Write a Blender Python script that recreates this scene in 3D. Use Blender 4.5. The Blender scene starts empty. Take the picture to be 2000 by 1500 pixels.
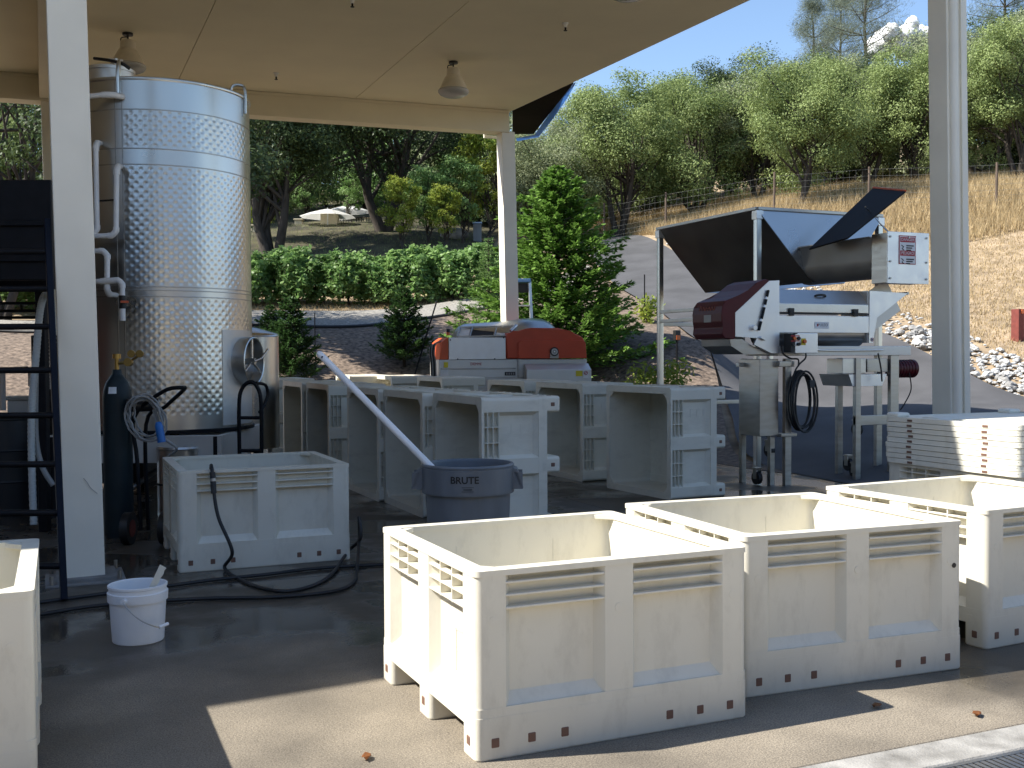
import bpy, bmesh, math, random
import numpy as np
from mathutils import Vector, Matrix
R = math.radians
sc = bpy.context.scene
COL = sc.collection
random.seed(7)
rng = np.random.default_rng(11)

# ------------------------------------------------------------------ camera
TH = R(23.5)                                   # the building's X axis is turned 23.5 degrees from the picture plane
FW = Vector((math.sin(TH), math.cos(TH), 0)); RT = Vector((math.cos(TH), -math.sin(TH), 0)); UP = Vector((0, 0, 1))
CAMH, FPX, PIT, ROL = 1.51, 2102.0, R(-1.57), R(-0.255)
c_f = FW * math.cos(PIT) + UP * math.sin(PIT)
c_u0 = UP * math.cos(PIT) - FW * math.sin(PIT)
c_r = RT * math.cos(ROL) + c_u0 * math.sin(ROL)
c_u = c_u0 * math.cos(ROL) - RT * math.sin(ROL)
cam = bpy.data.objects.new('camera', bpy.data.cameras.new('camera'))
COL.objects.link(cam)
m3 = Matrix((c_r, c_u, -c_f)).transposed()
cam.matrix_world = Matrix.Translation((0, 0, CAMH)) @ m3.to_4x4()
cam.data.sensor_width = 36; cam.data.lens = FPX / 2000 * 36
cam.data.clip_end = 4000; cam.data.clip_start = 0.05
sc.camera = cam

def at(px, py, z):
    """point of the place that stands z metres in front of the viewer along the line of sight of photo pixel px,py"""
    d = c_f + c_r * ((px - 1000) / FPX) + c_u * ((750 - py) / FPX)
    return Vector((0, 0, CAMH)) + d * z
def atY(px, py, Y):
    d = c_f + c_r * ((px - 1000) / FPX) + c_u * ((750 - py) / FPX)
    return Vector((0, 0, CAMH)) + d * (Y / d.y)

# ------------------------------------------------------------------ sky, sun, exposure
SUN = Vector((-0.652, 0.158, 0.71)).normalized()
w = bpy.data.worlds.new('World'); sc.world = w; w.use_nodes = True
nt = w.node_tree
sky = nt.nodes.new('ShaderNodeTexSky'); sky.sky_type = 'NISHITA'; sky.sun_disc = False
sky.sun_elevation = math.asin(SUN.z); sky.sun_rotation = math.atan2(SUN.x, SUN.y)
sky.altitude = 400; sky.air_density = 1.0; sky.dust_density = 0.6; sky.ozone_density = 2.4
nt.links.new(sky.outputs[0], nt.nodes['Background'].inputs[0])
nt.nodes['Background'].inputs[1].default_value = 0.108
sl = bpy.data.lights.new('sun', 'SUN'); sl.energy = 5.0; sl.angle = R(0.55); sl.color = (1, 0.95, 0.86)
so = bpy.data.objects.new('sun', sl); COL.objects.link(so)
so.rotation_euler = SUN.to_track_quat('Z', 'Y').to_euler(); so.location = (-20, 5, 30)
vs = sc.view_settings
vs.view_transform = 'Standard'; vs.look = 'None'; vs.gamma = 1; vs.exposure = 1.1
sc.cycles.max_bounces = 8; sc.cycles.diffuse_bounces = 5; sc.cycles.glossy_bounces = 4
sc.cycles.transparent_max_bounces = 6; sc.cycles.caustics_reflective = False

# ------------------------------------------------------------------ materials
MATS = {}
def PM(name, col, rough=0.5, metal=0.0, var=0.12, scale=6.0, bump=0.0, bscale=80.0, spec=0.5, col2=None, det=5, rvar=0.0, stretch=None, streak=None):
    m = bpy.data.materials.new(name); m.use_nodes = True
    n = m.node_tree.nodes; l = m.node_tree.links; b = n['Principled BSDF']
    b.inputs['Metallic'].default_value = metal; b.inputs['Roughness'].default_value = rough
    b.inputs['Specular IOR Level'].default_value = spec
    tc = n.new('ShaderNodeTexCoord'); src = tc.outputs['Object']
    if stretch:
        mp = n.new('ShaderNodeMapping'); mp.inputs['Scale'].default_value = stretch; l.new(src, mp.inputs[0]); src = mp.outputs[0]
    t = n.new('ShaderNodeTexNoise'); t.inputs['Scale'].default_value = scale; t.inputs['Detail'].default_value = det
    l.new(src, t.inputs['Vector'])
    r = n.new('ShaderNodeValToRGB'); r.color_ramp.elements[0].position = 0.3; r.color_ramp.elements[1].position = 0.7
    c1 = [x * (1 - var) for x in col]; c2 = col2 or [min(1, x * (1 + var)) for x in col]
    r.color_ramp.elements[0].color = (*c1, 1); r.color_ramp.elements[1].color = (*c2, 1)
    l.new(t.outputs['Fac'], r.inputs[0]); l.new(r.outputs[0], b.inputs['Base Color'])
    if rvar:
        mr = n.new('ShaderNodeMapRange'); mr.inputs['To Min'].default_value = max(0.02, rough - rvar); mr.inputs['To Max'].default_value = min(1, rough + rvar)
        mr.inputs['From Min'].default_value = 0.3; mr.inputs['From Max'].default_value = 0.7
        l.new(t.outputs['Fac'], mr.inputs[0]); l.new(mr.outputs[0], b.inputs['Roughness'])
    if bump:
        t2 = n.new('ShaderNodeTexNoise'); t2.inputs['Scale'].default_value = bscale; t2.inputs['Detail'].default_value = 4; l.new(src, t2.inputs['Vector'])
        bp = n.new('ShaderNodeBump'); bp.inputs['Strength'].default_value = bump; bp.inputs['Distance'].default_value = 0.01
        l.new(t2.outputs['Fac'], bp.inputs['Height']); l.new(bp.outputs[0], b.inputs['Normal'])
    MATS[name] = m
    return m

def mat_plastic(name, col, dirt, amount=0.42):
    m = PM(name, col, 0.42, 0, 0.04, 3, bump=0.05, bscale=150)
    n = m.node_tree.nodes; l = m.node_tree.links; b = n['Principled BSDF']
    tc = n.new('ShaderNodeTexCoord')
    # scuffs and grape-juice grime with shapes of their own
    t = n.new('ShaderNodeTexNoise'); t.inputs['Scale'].default_value = 5; t.inputs['Detail'].default_value = 9; t.inputs['Roughness'].default_value = 0.7
    mp = n.new('ShaderNodeMapping'); mp.inputs['Scale'].default_value = (1.6, 1.6, 0.7)
    oi = n.new('ShaderNodeObjectInfo'); ad = n.new('ShaderNodeVectorMath'); ad.operation = 'ADD'
    l.new(tc.outputs['Object'], ad.inputs[0]); l.new(oi.outputs['Location'], ad.inputs[1])
    l.new(ad.outputs[0], mp.inputs[0]); l.new(mp.outputs[0], t.inputs['Vector'])
    r = n.new('ShaderNodeValToRGB'); r.color_ramp.elements[0].position = 0.50; r.color_ramp.elements[0].color = (0, 0, 0, 1)
    r.color_ramp.elements[1].position = 0.8; r.color_ramp.elements[1].color = (amount, amount, amount, 1)
    l.new(t.outputs['Fac'], r.inputs[0])
    mx = n.new('ShaderNodeMix'); mx.data_type = 'RGBA'
    old = b.inputs['Base Color'].links[0].from_socket
    l.new(r.outputs[0], mx.inputs['Factor']); l.new(old, mx.inputs['A']); mx.inputs['B'].default_value = (*dirt, 1)
    l.new(mx.outputs['Result'], b.inputs['Base Color'])
    return m
mat_plastic('bin_plastic', (0.68, 0.65, 0.555), (0.34, 0.31, 0.25))
mat_plastic('lid_plastic', (0.78, 0.76, 0.66), (0.40, 0.37, 0.28))
mat_plastic('bucket_plastic', (0.8, 0.81, 0.82), (0.5, 0.48, 0.44), 0.2)
PM('plug_brown', (0.16, 0.085, 0.06), 0.6)
PM('can_grey', (0.135, 0.152, 0.172), 0.45, var=0.12, scale=9, stretch=(1, 1, .3), bump=.05)
PM('cream_paint', (0.77, 0.70, 0.52), 0.65, var=0.04, scale=2, bump=0.06, bscale=220)
PM('post_paint', (0.80, 0.76, 0.65), 0.6, var=0.05, scale=2.2, bump=0.06, bscale=220)
PM('ceiling_paint', (0.78, 0.71, 0.51), 0.8, var=0.035, scale=1.2, bump=0.05, bscale=260)
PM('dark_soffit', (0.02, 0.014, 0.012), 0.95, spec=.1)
PM('blue_strip', (0.16, 0.34, 0.62), 0.35)
PM('steel', (0.58, 0.575, 0.55), 0.30, 1.0, 0.05, 1.5, rvar=0.04, det=3)
PM('steel_bright', (0.78, 0.78, 0.77), 0.42, 0.85, 0.06, 5, rvar=0.07)
PM('steel_dull', (0.42, 0.41, 0.39), 0.38, 1.0, 0.15, 4, rvar=0.08, stretch=(1, 1, 5))
PM('steel_panel', (0.66, 0.65, 0.62), 0.45, 0.55, 0.06, 3, rvar=0.05)
PM('steel_shaded', (0.14, 0.135, 0.125), 0.4, 0.9, 0.15, 2, rvar=0.05)  # darkened copy of steel, paints the hopper's left wall as shaded
PM('steel_matte', (0.30, 0.29, 0.27), 0.5, 0.35, 0.12, 3, rvar=0.05)
PM('black_steel', (0.008, 0.008, 0.010), 0.5, 0, 0.3, 10, spec=.2)
PM('blue_steel', (0.006, 0.009, 0.018), 0.6, spec=.15)
PM('lid_black', (0.012, 0.012, 0.013), 0.75, spec=.2)
PM('black_rubber', (0.012, 0.012, 0.013), 0.5)
PM('rubber_dark', (0.03, 0.03, 0.03), 0.6)
PM('burgundy', (0.085, 0.008, 0.012), 0.42, var=0.1, spec=.3)
PM('red_cover', (0.56, 0.075, 0.028), 0.38, var=0.08, scale=4)
PM('orange_red', (0.62, 0.10, 0.025), 0.4)
PM('pvc_white', (0.82, 0.82, 0.82), 0.4, var=0.05)
PM('pvc_dirty', (0.5, 0.5, 0.47), 0.5, var=0.1)
PM('hose_grey', (0.30, 0.30, 0.29), 0.5, var=0.1)
PM('hose_clear', (0.5, 0.52, 0.5), 0.35, var=0.15, scale=30, stretch=(1, 1, 6))
PM('white_paint', (0.76, 0.76, 0.74), 0.5, var=0.05)
PM('print_black', (0.015, 0.015, 0.017), 0.6)
PM('print_red', (0.42, 0.02, 0.03), 0.5)
PM('print_white', (0.78, 0.78, 0.78), 0.5)
PM('print_yellow', (0.72, 0.58, 0.03), 0.5)
PM('print_blue', (0.35, 0.5, 0.72), 0.5)
PM('print_grey', (0.3, 0.29, 0.28), 0.5)
PM('button_orange', (0.75, 0.16, 0.03), 0.4)
PM('brass', (0.42, 0.28, 0.09), 0.35, 1.0)
PM('cylinder_green', (0.012, 0.022, 0.026), 0.5, var=0.2, scale=7, spec=.3)
PM('blue_plastic', (0.02, 0.16, 0.5), 0.4)
PM('lamp_shade', (0.66, 0.6, 0.48), 0.4)
PM('aluminium', (0.6, 0.6, 0.58), 0.4, 0.9)
PM('step_blue', (0.07, 0.16, 0.32), 0.5)
PM('bark_trunk', (0.05, 0.04, 0.032), 0.9, var=0.4, scale=9, bump=0.7, bscale=25, stretch=(1, 1, .35))
PM('fence_wood', (0.11, 0.08, 0.06), 0.9, var=0.25, scale=12, stretch=(1, 1, .2))
PM('wire', (0.16, 0.16, 0.15), 0.6, 0.4)
PM('rock_white', (0.42, 0.42, 0.41), 0.85, var=0.22, scale=4, bump=0.5, bscale=14)
PM('rock_grey', (0.24, 0.235, 0.225), 0.85, var=0.3, scale=4, bump=0.5, bscale=14)
PM('stucco', (0.62, 0.55, 0.40), 0.85, var=0.06)
PM('stucco_darkened', (0.30, 0.25, 0.18), 0.9, var=0.06)  # shaded copy of stucco, darkened for the added wing
PM('umbrella_cloth', (0.8, 0.8, 0.78), 0.8, var=0.03)
PM('marker_wood', (0.17, 0.035, 0.025), 0.7, var=0.2, scale=10)
PM('house_red', (0.3, 0.09, 0.05), 0.8)
PM('cloud', (0.95, 0.95, 0.95), 1.0, var=0.01)
MATS['cloud'].node_tree.nodes['Principled BSDF'].inputs['Subsurface Weight'].default_value = 1
MATS['cloud'].node_tree.nodes['Principled BSDF'].inputs['Subsurface Radius'].default_value = (12, 12, 12)
PM('asphalt', (0.066, 0.066, 0.070), 0.85, var=0.22, scale=1.1, bump=0.4, bscale=110, det=10)
PM('yard_concrete', (0.46, 0.41, 0.33), 0.85, var=0.15, scale=1.3, bump=0.3, bscale=90, det=10)  # made pale so the unseen front yard bounces light onto posts and ceiling
PM('gravel', (0.24, 0.225, 0.20), 0.95, var=0.45, scale=17, bump=1.0, bscale=26, det=8)
PM('mulch', (0.10, 0.07, 0.05), 0.95, var=0.6, scale=11, bump=1.0, bscale=18, det=10, col2=(0.24, 0.18, 0.135))
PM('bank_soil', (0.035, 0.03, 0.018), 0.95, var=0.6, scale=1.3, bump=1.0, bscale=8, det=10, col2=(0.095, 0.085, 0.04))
PM('strip_concrete', (0.24, 0.23, 0.21), 0.8, var=0.35, scale=7, bump=0.4, bscale=120, det=12, col2=(0.36, 0.35, 0.33))
PM('cut_grass', (0.27, 0.20, 0.125), 0.95, var=0.35, scale=2.2, bump=0.8, bscale=14, det=12, col2=(0.40, 0.305, 0.20))
def leafmat(name, c1, c2, tr=0.3):
    m = bpy.data.materials.new(name); m.use_nodes = True
    n = m.node_tree.nodes; l = m.node_tree.links; b = n['Principled BSDF']
    a = n.new('ShaderNodeAttribute'); a.attribute_name = 'tint'
    mx = n.new('ShaderNodeMix'); mx.data_type = 'RGBA'; mx.inputs['A'].default_value = (*c1, 1); mx.inputs['B'].default_value = (*c2, 1)
    l.new(a.outputs['Fac'], mx.inputs['Factor'])
    l.new(mx.outputs['Result'], b.inputs['Base Color']); b.inputs['Roughness'].default_value = 0.5; b.inputs['Specular IOR Level'].default_value = 0.5 if 'vine' in name else 0.2
    t = n.new('ShaderNodeBsdfTranslucent'); l.new(mx.outputs['Result'], t.inputs[0])
    ms = n.new('ShaderNodeMixShader'); ms.inputs[0].default_value = tr
    l.new(b.outputs[0], ms.inputs[1]); l.new(t.outputs[0], ms.inputs[2]); l.new(ms.outputs[0], n['Material Output'].inputs[0])
    MATS[name] = m
leafmat('leaf_oak', (0.104, 0.153, 0.049), (0.311, 0.381, 0.143))
leafmat('leaf_oak_grey', (0.116, 0.151, 0.077), (0.330, 0.369, 0.204))
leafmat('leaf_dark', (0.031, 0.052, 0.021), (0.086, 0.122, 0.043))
leafmat('leaf_vine', (0.10, 0.21, 0.055), (0.31, 0.46, 0.16), 0.5)
leafmat('leaf_conifer', (0.07, 0.15, 0.025), (0.21, 0.36, 0.075))
leafmat('leaf_conifer_dark', (0.025, 0.062, 0.018), (0.075, 0.150, 0.044))
leafmat('leaf_feather', (0.088, 0.175, 0.050), (0.200, 0.312, 0.100))
leafmat('leaf_yellow', (0.14, 0.22, 0.03), (0.32, 0.36, 0.06), 0.4)
leafmat('leaf_pine', (0.094, 0.125, 0.094), (0.213, 0.250, 0.188))
leafmat('straw', (0.33, 0.24, 0.12), (0.52, 0.41, 0.24), 0.25)
leafmat('leaf_dead', (0.16, 0.06, 0.02), (0.28, 0.12, 0.04), 0.1)

def mat_slab():
    m = PM('slab_concrete', (0.20, 0.175, 0.14), 0.75, var=0.32, scale=1.6, det=14, col2=(0.27, 0.235, 0.185))
    n = m.node_tree.nodes; l = m.node_tree.links; b = n['Principled BSDF']
    g = n.new('ShaderNodeNewGeometry')
    t = n.new('ShaderNodeTexNoise'); t.inputs['Scale'].default_value = 0.42; t.inputs['Detail'].default_value = 7; t.inputs['Roughness'].default_value = 0.55
    l.new(g.outputs['Position'], t.inputs['Vector'])
    # the floor has just been hosed down: wet nearly everywhere, drying towards the front edge
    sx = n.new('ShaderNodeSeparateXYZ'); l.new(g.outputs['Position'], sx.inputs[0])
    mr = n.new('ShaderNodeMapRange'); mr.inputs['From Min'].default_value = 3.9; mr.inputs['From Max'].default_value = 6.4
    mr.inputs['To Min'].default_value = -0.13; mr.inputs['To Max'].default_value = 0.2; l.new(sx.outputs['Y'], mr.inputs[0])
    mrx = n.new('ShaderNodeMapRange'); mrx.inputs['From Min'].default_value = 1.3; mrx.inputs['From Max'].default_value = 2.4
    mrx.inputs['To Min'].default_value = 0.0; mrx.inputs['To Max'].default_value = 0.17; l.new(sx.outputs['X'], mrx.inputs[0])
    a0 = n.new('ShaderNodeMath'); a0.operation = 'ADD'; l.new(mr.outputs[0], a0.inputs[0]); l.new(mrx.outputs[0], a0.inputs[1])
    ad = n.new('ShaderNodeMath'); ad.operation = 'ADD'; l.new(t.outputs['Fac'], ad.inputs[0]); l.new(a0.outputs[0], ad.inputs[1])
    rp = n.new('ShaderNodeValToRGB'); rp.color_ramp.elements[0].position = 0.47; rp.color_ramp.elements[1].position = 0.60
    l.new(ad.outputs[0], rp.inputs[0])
    sp = n.new('ShaderNodeTexVoronoi'); sp.inputs['Scale'].default_value = 130; l.new(g.outputs['Position'], sp.inputs['Vector'])
    spr = n.new('ShaderNodeValToRGB'); spr.color_ramp.elements[0].color = (0.30, 0.29, 0.27, 1); spr.color_ramp.elements[0].position = 0.06
    spr.color_ramp.elements[1].position = 0.42; spr.color_ramp.elements[1].color = (1, 1, 1, 1); l.new(sp.outputs['Distance'], spr.inputs[0])
    old = b.inputs['Base Color'].links[0].from_socket
    gr = n.new('ShaderNodeTexNoise'); gr.inputs['Scale'].default_value = 160; gr.inputs['Detail'].default_value = 3; l.new(g.outputs['Position'], gr.inputs['Vector'])
    grr = n.new('ShaderNodeValToRGB'); grr.color_ramp.elements[0].position = 0.38; grr.color_ramp.elements[0].color = (0.62, 0.61, 0.6, 1); grr.color_ramp.elements[1].position = 0.66; grr.color_ramp.elements[1].color = (1.35, 1.33, 1.3, 1)
    l.new(gr.outputs['Fac'], grr.inputs[0])
    mg = n.new('ShaderNodeMix'); mg.data_type = 'RGBA'; mg.blend_type = 'MULTIPLY'; mg.inputs['Factor'].default_value = 0.9; l.new(old, mg.inputs['A']); l.new(grr.outputs[0], mg.inputs['B']); old = mg.outputs['Result']
    mu = n.new('ShaderNodeMix'); mu.data_type = 'RGBA'; mu.blend_type = 'MULTIPLY'; mu.inputs['Factor'].default_value = 0.8
    l.new(old, mu.inputs['A']); l.new(spr.outputs[0], mu.inputs['B'])
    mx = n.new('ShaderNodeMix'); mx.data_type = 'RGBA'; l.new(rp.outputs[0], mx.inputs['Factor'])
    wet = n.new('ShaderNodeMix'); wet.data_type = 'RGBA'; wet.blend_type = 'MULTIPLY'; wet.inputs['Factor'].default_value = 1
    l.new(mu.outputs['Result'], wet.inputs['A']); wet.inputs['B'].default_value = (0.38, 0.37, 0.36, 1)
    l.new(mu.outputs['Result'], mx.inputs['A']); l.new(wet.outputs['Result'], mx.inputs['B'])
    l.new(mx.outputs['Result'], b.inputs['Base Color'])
    # standing film in the low spots
    t3 = n.new('ShaderNodeTexNoise'); t3.inputs['Scale'].default_value = 1.3; t3.inputs['Detail'].default_value = 5; l.new(g.outputs['Position'], t3.inputs['Vector'])
    r3 = n.new('ShaderNodeMapRange'); r3.inputs['From Min'].default_value = 0.41; r3.inputs['From Max'].default_value = 0.58
    r3.inputs['To Min'].default_value = 0.03; r3.inputs['To Max'].default_value = 0.5; l.new(t3.outputs['Fac'], r3.inputs[0])
    mr2 = n.new('ShaderNodeMix'); mr2.data_type = 'FLOAT'; l.new(rp.outputs[0], mr2.inputs['Factor']); mr2.inputs['A'].default_value = 0.75
    l.new(r3.outputs[0], mr2.inputs['B']); l.new(mr2.outputs['Result'], b.inputs['Roughness'])
    t2 = n.new('ShaderNodeTexNoise'); t2.inputs['Scale'].default_value = 70; t2.inputs['Detail'].default_value = 5; l.new(g.outputs['Position'], t2.inputs['Vector'])
    bp = n.new('ShaderNodeBump'); bp.inputs['Distance'].default_value = 0.006
    st = n.new('ShaderNodeMix'); st.data_type = 'FLOAT'; l.new(rp.outputs[0], st.inputs['Factor']); st.inputs['A'].default_value = 0.5; st.inputs['B'].default_value = 0.10
    l.new(st.outputs['Result'], bp.inputs['Strength']); l.new(t2.outputs['Fac'], bp.inputs['Height']); l.new(bp.outputs[0], b.inputs['Normal'])
mat_slab()

def mat_tread():
    m = PM('tread_plate', (0.62, 0.62, 0.6), 0.35, 0.9, 0.05, 4)
    n = m.node_tree.nodes; l = m.node_tree.links; b = n['Principled BSDF']
    tc = n.new('ShaderNodeTexCoord'); mp = n.new('ShaderNodeMapping'); mp.inputs['Rotation'].default_value = (0.5, 0.6, R(45)); l.new(tc.outputs['Object'], mp.inputs[0])
    t = n.new('ShaderNodeTexChecker'); t.inputs['Scale'].default_value = 42; l.new(mp.outputs[0], t.inputs['Vector'])
    bp = n.new('ShaderNodeBump'); bp.inputs['Strength'].default_value = 0.5; bp.inputs['Distance'].default_value = 0.004
    l.new(t.outputs['Fac'], bp.inputs['Height']); l.new(bp.outputs[0], b.inputs['Normal'])
mat_tread()
def mat_glass():
    m = PM('lens_glass', (0.8, 0.8, 0.78), 0.25, var=0.02)
    m.node_tree.nodes['Principled BSDF'].inputs['Transmission Weight'].default_value = 0.55
mat_glass()

# ------------------------------------------------------------------ mesh helpers
def weighted(me, ang):
    # face-area weighted normals keep large faces flat beside their rounded edges
    ca = math.cos(R(ang)); vp = [[] for _ in me.vertices]
    info = [(p.normal.copy(), p.area) for p in me.polygons]
    for p in me.polygons:
        for v in p.vertices: vp[v].append(p.index)
    out = []
    for p in me.polygons:
        n0 = info[p.index][0]
        for v in p.vertices:
            a = Vector((0, 0, 0))
            for q in vp[v]:
                n1, ar = info[q]
                if n1.dot(n0) > ca: a += n1 * ar
            out.append(a.normalized() if a.length > 0 else n0)
    me.normals_split_custom_set(out)
def link(name, me, m, parent=None, smooth=True, ang=40):
    if smooth and len(me.polygons) and 'done' not in me:
        me.polygons.foreach_set('use_smooth', [True] * len(me.polygons)); me.set_sharp_from_angle(angle=R(ang))
        if len(me.polygons) < 3000: weighted(me, ang)
        me['done'] = 1
    if not me.materials: me.materials.append(MATS[m])
    o = bpy.data.objects.new(name, me); COL.objects.link(o)
    if parent: o.parent = parent
    return o
def obj(name, bm, m, parent=None, smooth=True, ang=40):
    me = bpy.data.meshes.new(name); bmesh.ops.recalc_face_normals(bm, faces=bm.faces[:]); bm.to_mesh(me); bm.free()
    return link(name, me, m, parent, smooth, ang)
def tag(o, label=None, cat=None, group=None, kind=None):
    if label: o['label'] = label
    if cat: o['category'] = cat
    if group: o['group'] = group
    if kind: o['kind'] = kind
    return o
def thing(name, label, cat, loc=(0, 0, 0), rz=0, group=None):
    o = bpy.data.objects.new(name, None); COL.objects.link(o); o.empty_display_size = 0.2
    o.location = loc; o.rotation_euler = (0, 0, rz)
    return tag(o, label, cat, group)
def copy_tree(o, parent=None):
    c = o.copy(); COL.objects.link(c); c.parent = parent
    for ch in list(o.children): copy_tree(ch, c)
    return c
def N(): return bmesh.new()
def box(bm, lo, hi, bev=0.0, seg=2, mtx=None):
    lo = Vector(lo); hi = Vector(hi)
    vs_ = [bm.verts.new((x, y, z)) for z in (lo.z, hi.z) for y in (lo.y, hi.y) for x in (lo.x, hi.x)]
    fs = [bm.faces.new([vs_[i] for i in q]) for q in ((0, 2, 3, 1), (4, 5, 7, 6), (0, 1, 5, 4), (2, 6, 7, 3), (0, 4, 6, 2), (1, 3, 7, 5))]
    geo = vs_
    if bev > 0:
        es = list({e for f in fs for e in f.edges})
        r = bmesh.ops.bevel(bm, geom=es, offset=bev, segments=seg, profile=0.5, affect='EDGES', clamp_overlap=True)
        geo = list({v for v in r['verts']} | {v for v in vs_ if v.is_valid})
    if mtx is not None: bmesh.ops.transform(bm, matrix=mtx, verts=[v for v in geo if v.is_valid])
    return geo
def prism(bm, poly, axis, a, b, bev=0):
    """extrude a 2-D outline along axis ('x','y','z') from a to b"""
    def P(p, t):
        return {'x': (t, p[0], p[1]), 'y': (p[0], t, p[1]), 'z': (p[0], p[1], t)}[axis]
    A = [bm.verts.new(P(p, a)) for p in poly]; B = [bm.verts.new(P(p, b)) for p in poly]
    fs = [bm.faces.new(A), bm.faces.new(B[::-1])]
    n = len(poly)
    for i in range(n): fs.append(bm.faces.new((A[i], B[i], B[(i + 1) % n], A[(i + 1) % n])))
    if bev:
        es = list({e for f in fs for e in f.edges})
        bmesh.ops.bevel(bm, geom=es, offset=bev, segments=2, profile=0.5, affect='EDGES', clamp_overlap=True)
def ring(bm, outer, inner, z0, z1):
    n = len(outer)
    L = [[bm.verts.new((p[0], p[1], z)) for p in lp] for lp in (outer, inner) for z in (z0, z1)]
    o0, o1, i0, i1 = L
    for k in range(n):
        j = (k + 1) % n
        for q in ((o0[k], o0[j], o1[j], o1[k]), (i0[j], i0[k], i1[k], i1[j]), (o1[k], o1[j], i1[j], i1[k]), (o0[j], o0[k], i0[k], i0[j])): bm.faces.new(q)
def rrect(x0, y0, x1, y1, r, n=5):
    out = []
    for cx, cy, a in ((x1 - r, y1 - r, 0), (x0 + r, y1 - r, 90), (x0 + r, y0 + r, 180), (x1 - r, y0 + r, 270)):
        for k in range(n): t = R(a + 90 * k / (n - 1)); out.append((cx + r * math.cos(t), cy + r * math.sin(t)))
    return out
def tube(bm, pts, rad, n=8, cap=True, closed=False):
    pts = [Vector(p) for p in pts]; m = len(pts)
    rad = rad if isinstance(rad, (list, tuple)) else [rad] * m
    rings = []; prev = None
    for i, p in enumerate(pts):
        if closed: t = (pts[(i + 1) % m] - pts[i - 1])
        else: t = (pts[min(i + 1, m - 1)] - pts[max(i - 1, 0)])
        t.normalize()
        if prev is None:
            u = t.orthogonal().normalized()
        else:
            u = (prev - t * prev.dot(t)); u = u.normalized() if u.length > 1e-6 else t.orthogonal().normalized()
        prev = u; v = t.cross(u)
        rings.append([bm.verts.new(p + (u * math.cos(2 * math.pi * k / n) + v * math.sin(2 * math.pi * k / n)) * rad[i]) for k in range(n)])
    for i in range(m if closed else m - 1):
        a, b = rings[i], rings[(i + 1) % m]
        for k in range(n): bm.faces.new((a[k], a[(k + 1) % n], b[(k + 1) % n], b[k]))
    if cap and not closed:
        bm.faces.new(rings[0][::-1]); bm.faces.new(rings[-1])
def cyl(bm, a, b, r, n=20, r2=None): tube(bm, [a, b], [r, r if r2 is None else r2], n)
def lathe(bm, prof, n=32, c=(0, 0, 0), cap=False):
    rings = [[bm.verts.new((c[0] + r * math.cos(2 * math.pi * k / n), c[1] + r * math.sin(2 * math.pi * k / n), c[2] + z)) for k in range(n)] for r, z in prof]
    for a, b in zip(rings, rings[1:]):
        for k in range(n): bm.faces.new((a[k], a[(k + 1) % n], b[(k + 1) % n], b[k]))
    if cap: bm.faces.new(rings[0][::-1]); bm.faces.new(rings[-1])
def smoothpath(pts, n=8):
    P = [Vector(p) for p in pts]; out = []
    for i in range(len(P) - 1):
        p0, p1, p2, p3 = P[max(i - 1, 0)], P[i], P[i + 1], P[min(i + 2, len(P) - 1)]
        for k in range(n):
            t = k / n
            out.append(0.5 * ((2 * p1) + (p2 - p0) * t + (2 * p0 - 5 * p1 + 4 * p2 - p3) * t * t + (3 * p1 - p0 - 3 * p2 + p3) * t ** 3))
    out.append(P[-1]); return out
def text(name, s, size, m, parent, loc, rot, ext=0.0015, align='CENTER', sx=1.0):
    cu = bpy.data.curves.new(name, 'FONT'); cu.body = s; cu.size = size; cu.extrude = ext; cu.align_x = align; cu.align_y = 'CENTER'; cu.resolution_u = 3
    o = bpy.data.objects.new(name, cu); COL.objects.link(o)
    me = bpy.data.meshes.new_from_object(o); bpy.data.objects.remove(o); bpy.data.curves.remove(cu)
    me.materials.clear()
    t = link(name, me, m, parent, False); t.location = loc; t.rotation_euler = rot; t.scale = (sx, 1, 1)
    return t
def npmesh(name, verts, faces, tint=None):
    """faces: (n,k) array, all with k corners; tint: one value per face"""
    me = bpy.data.meshes.new(name); verts = np.asarray(verts, np.float32); faces = np.asarray(faces, np.int32)
    n, k = faces.shape
    me.vertices.add(len(verts)); me.vertices.foreach_set('co', verts.ravel())
    me.loops.add(n * k); me.loops.foreach_set('vertex_index', faces.ravel())
    me.polygons.add(n); me.polygons.foreach_set('loop_start', np.arange(0, n * k, k, dtype=np.int32))
    me.update(calc_edges=True)
    if tint is not None:
        a = me.attributes.new('tint', 'FLOAT', 'FACE'); a.data.foreach_set('value', np.asarray(tint, np.float32))
    return me
FRONT = (R(90), 0, 0)                           # lettering that faces -Y

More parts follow.
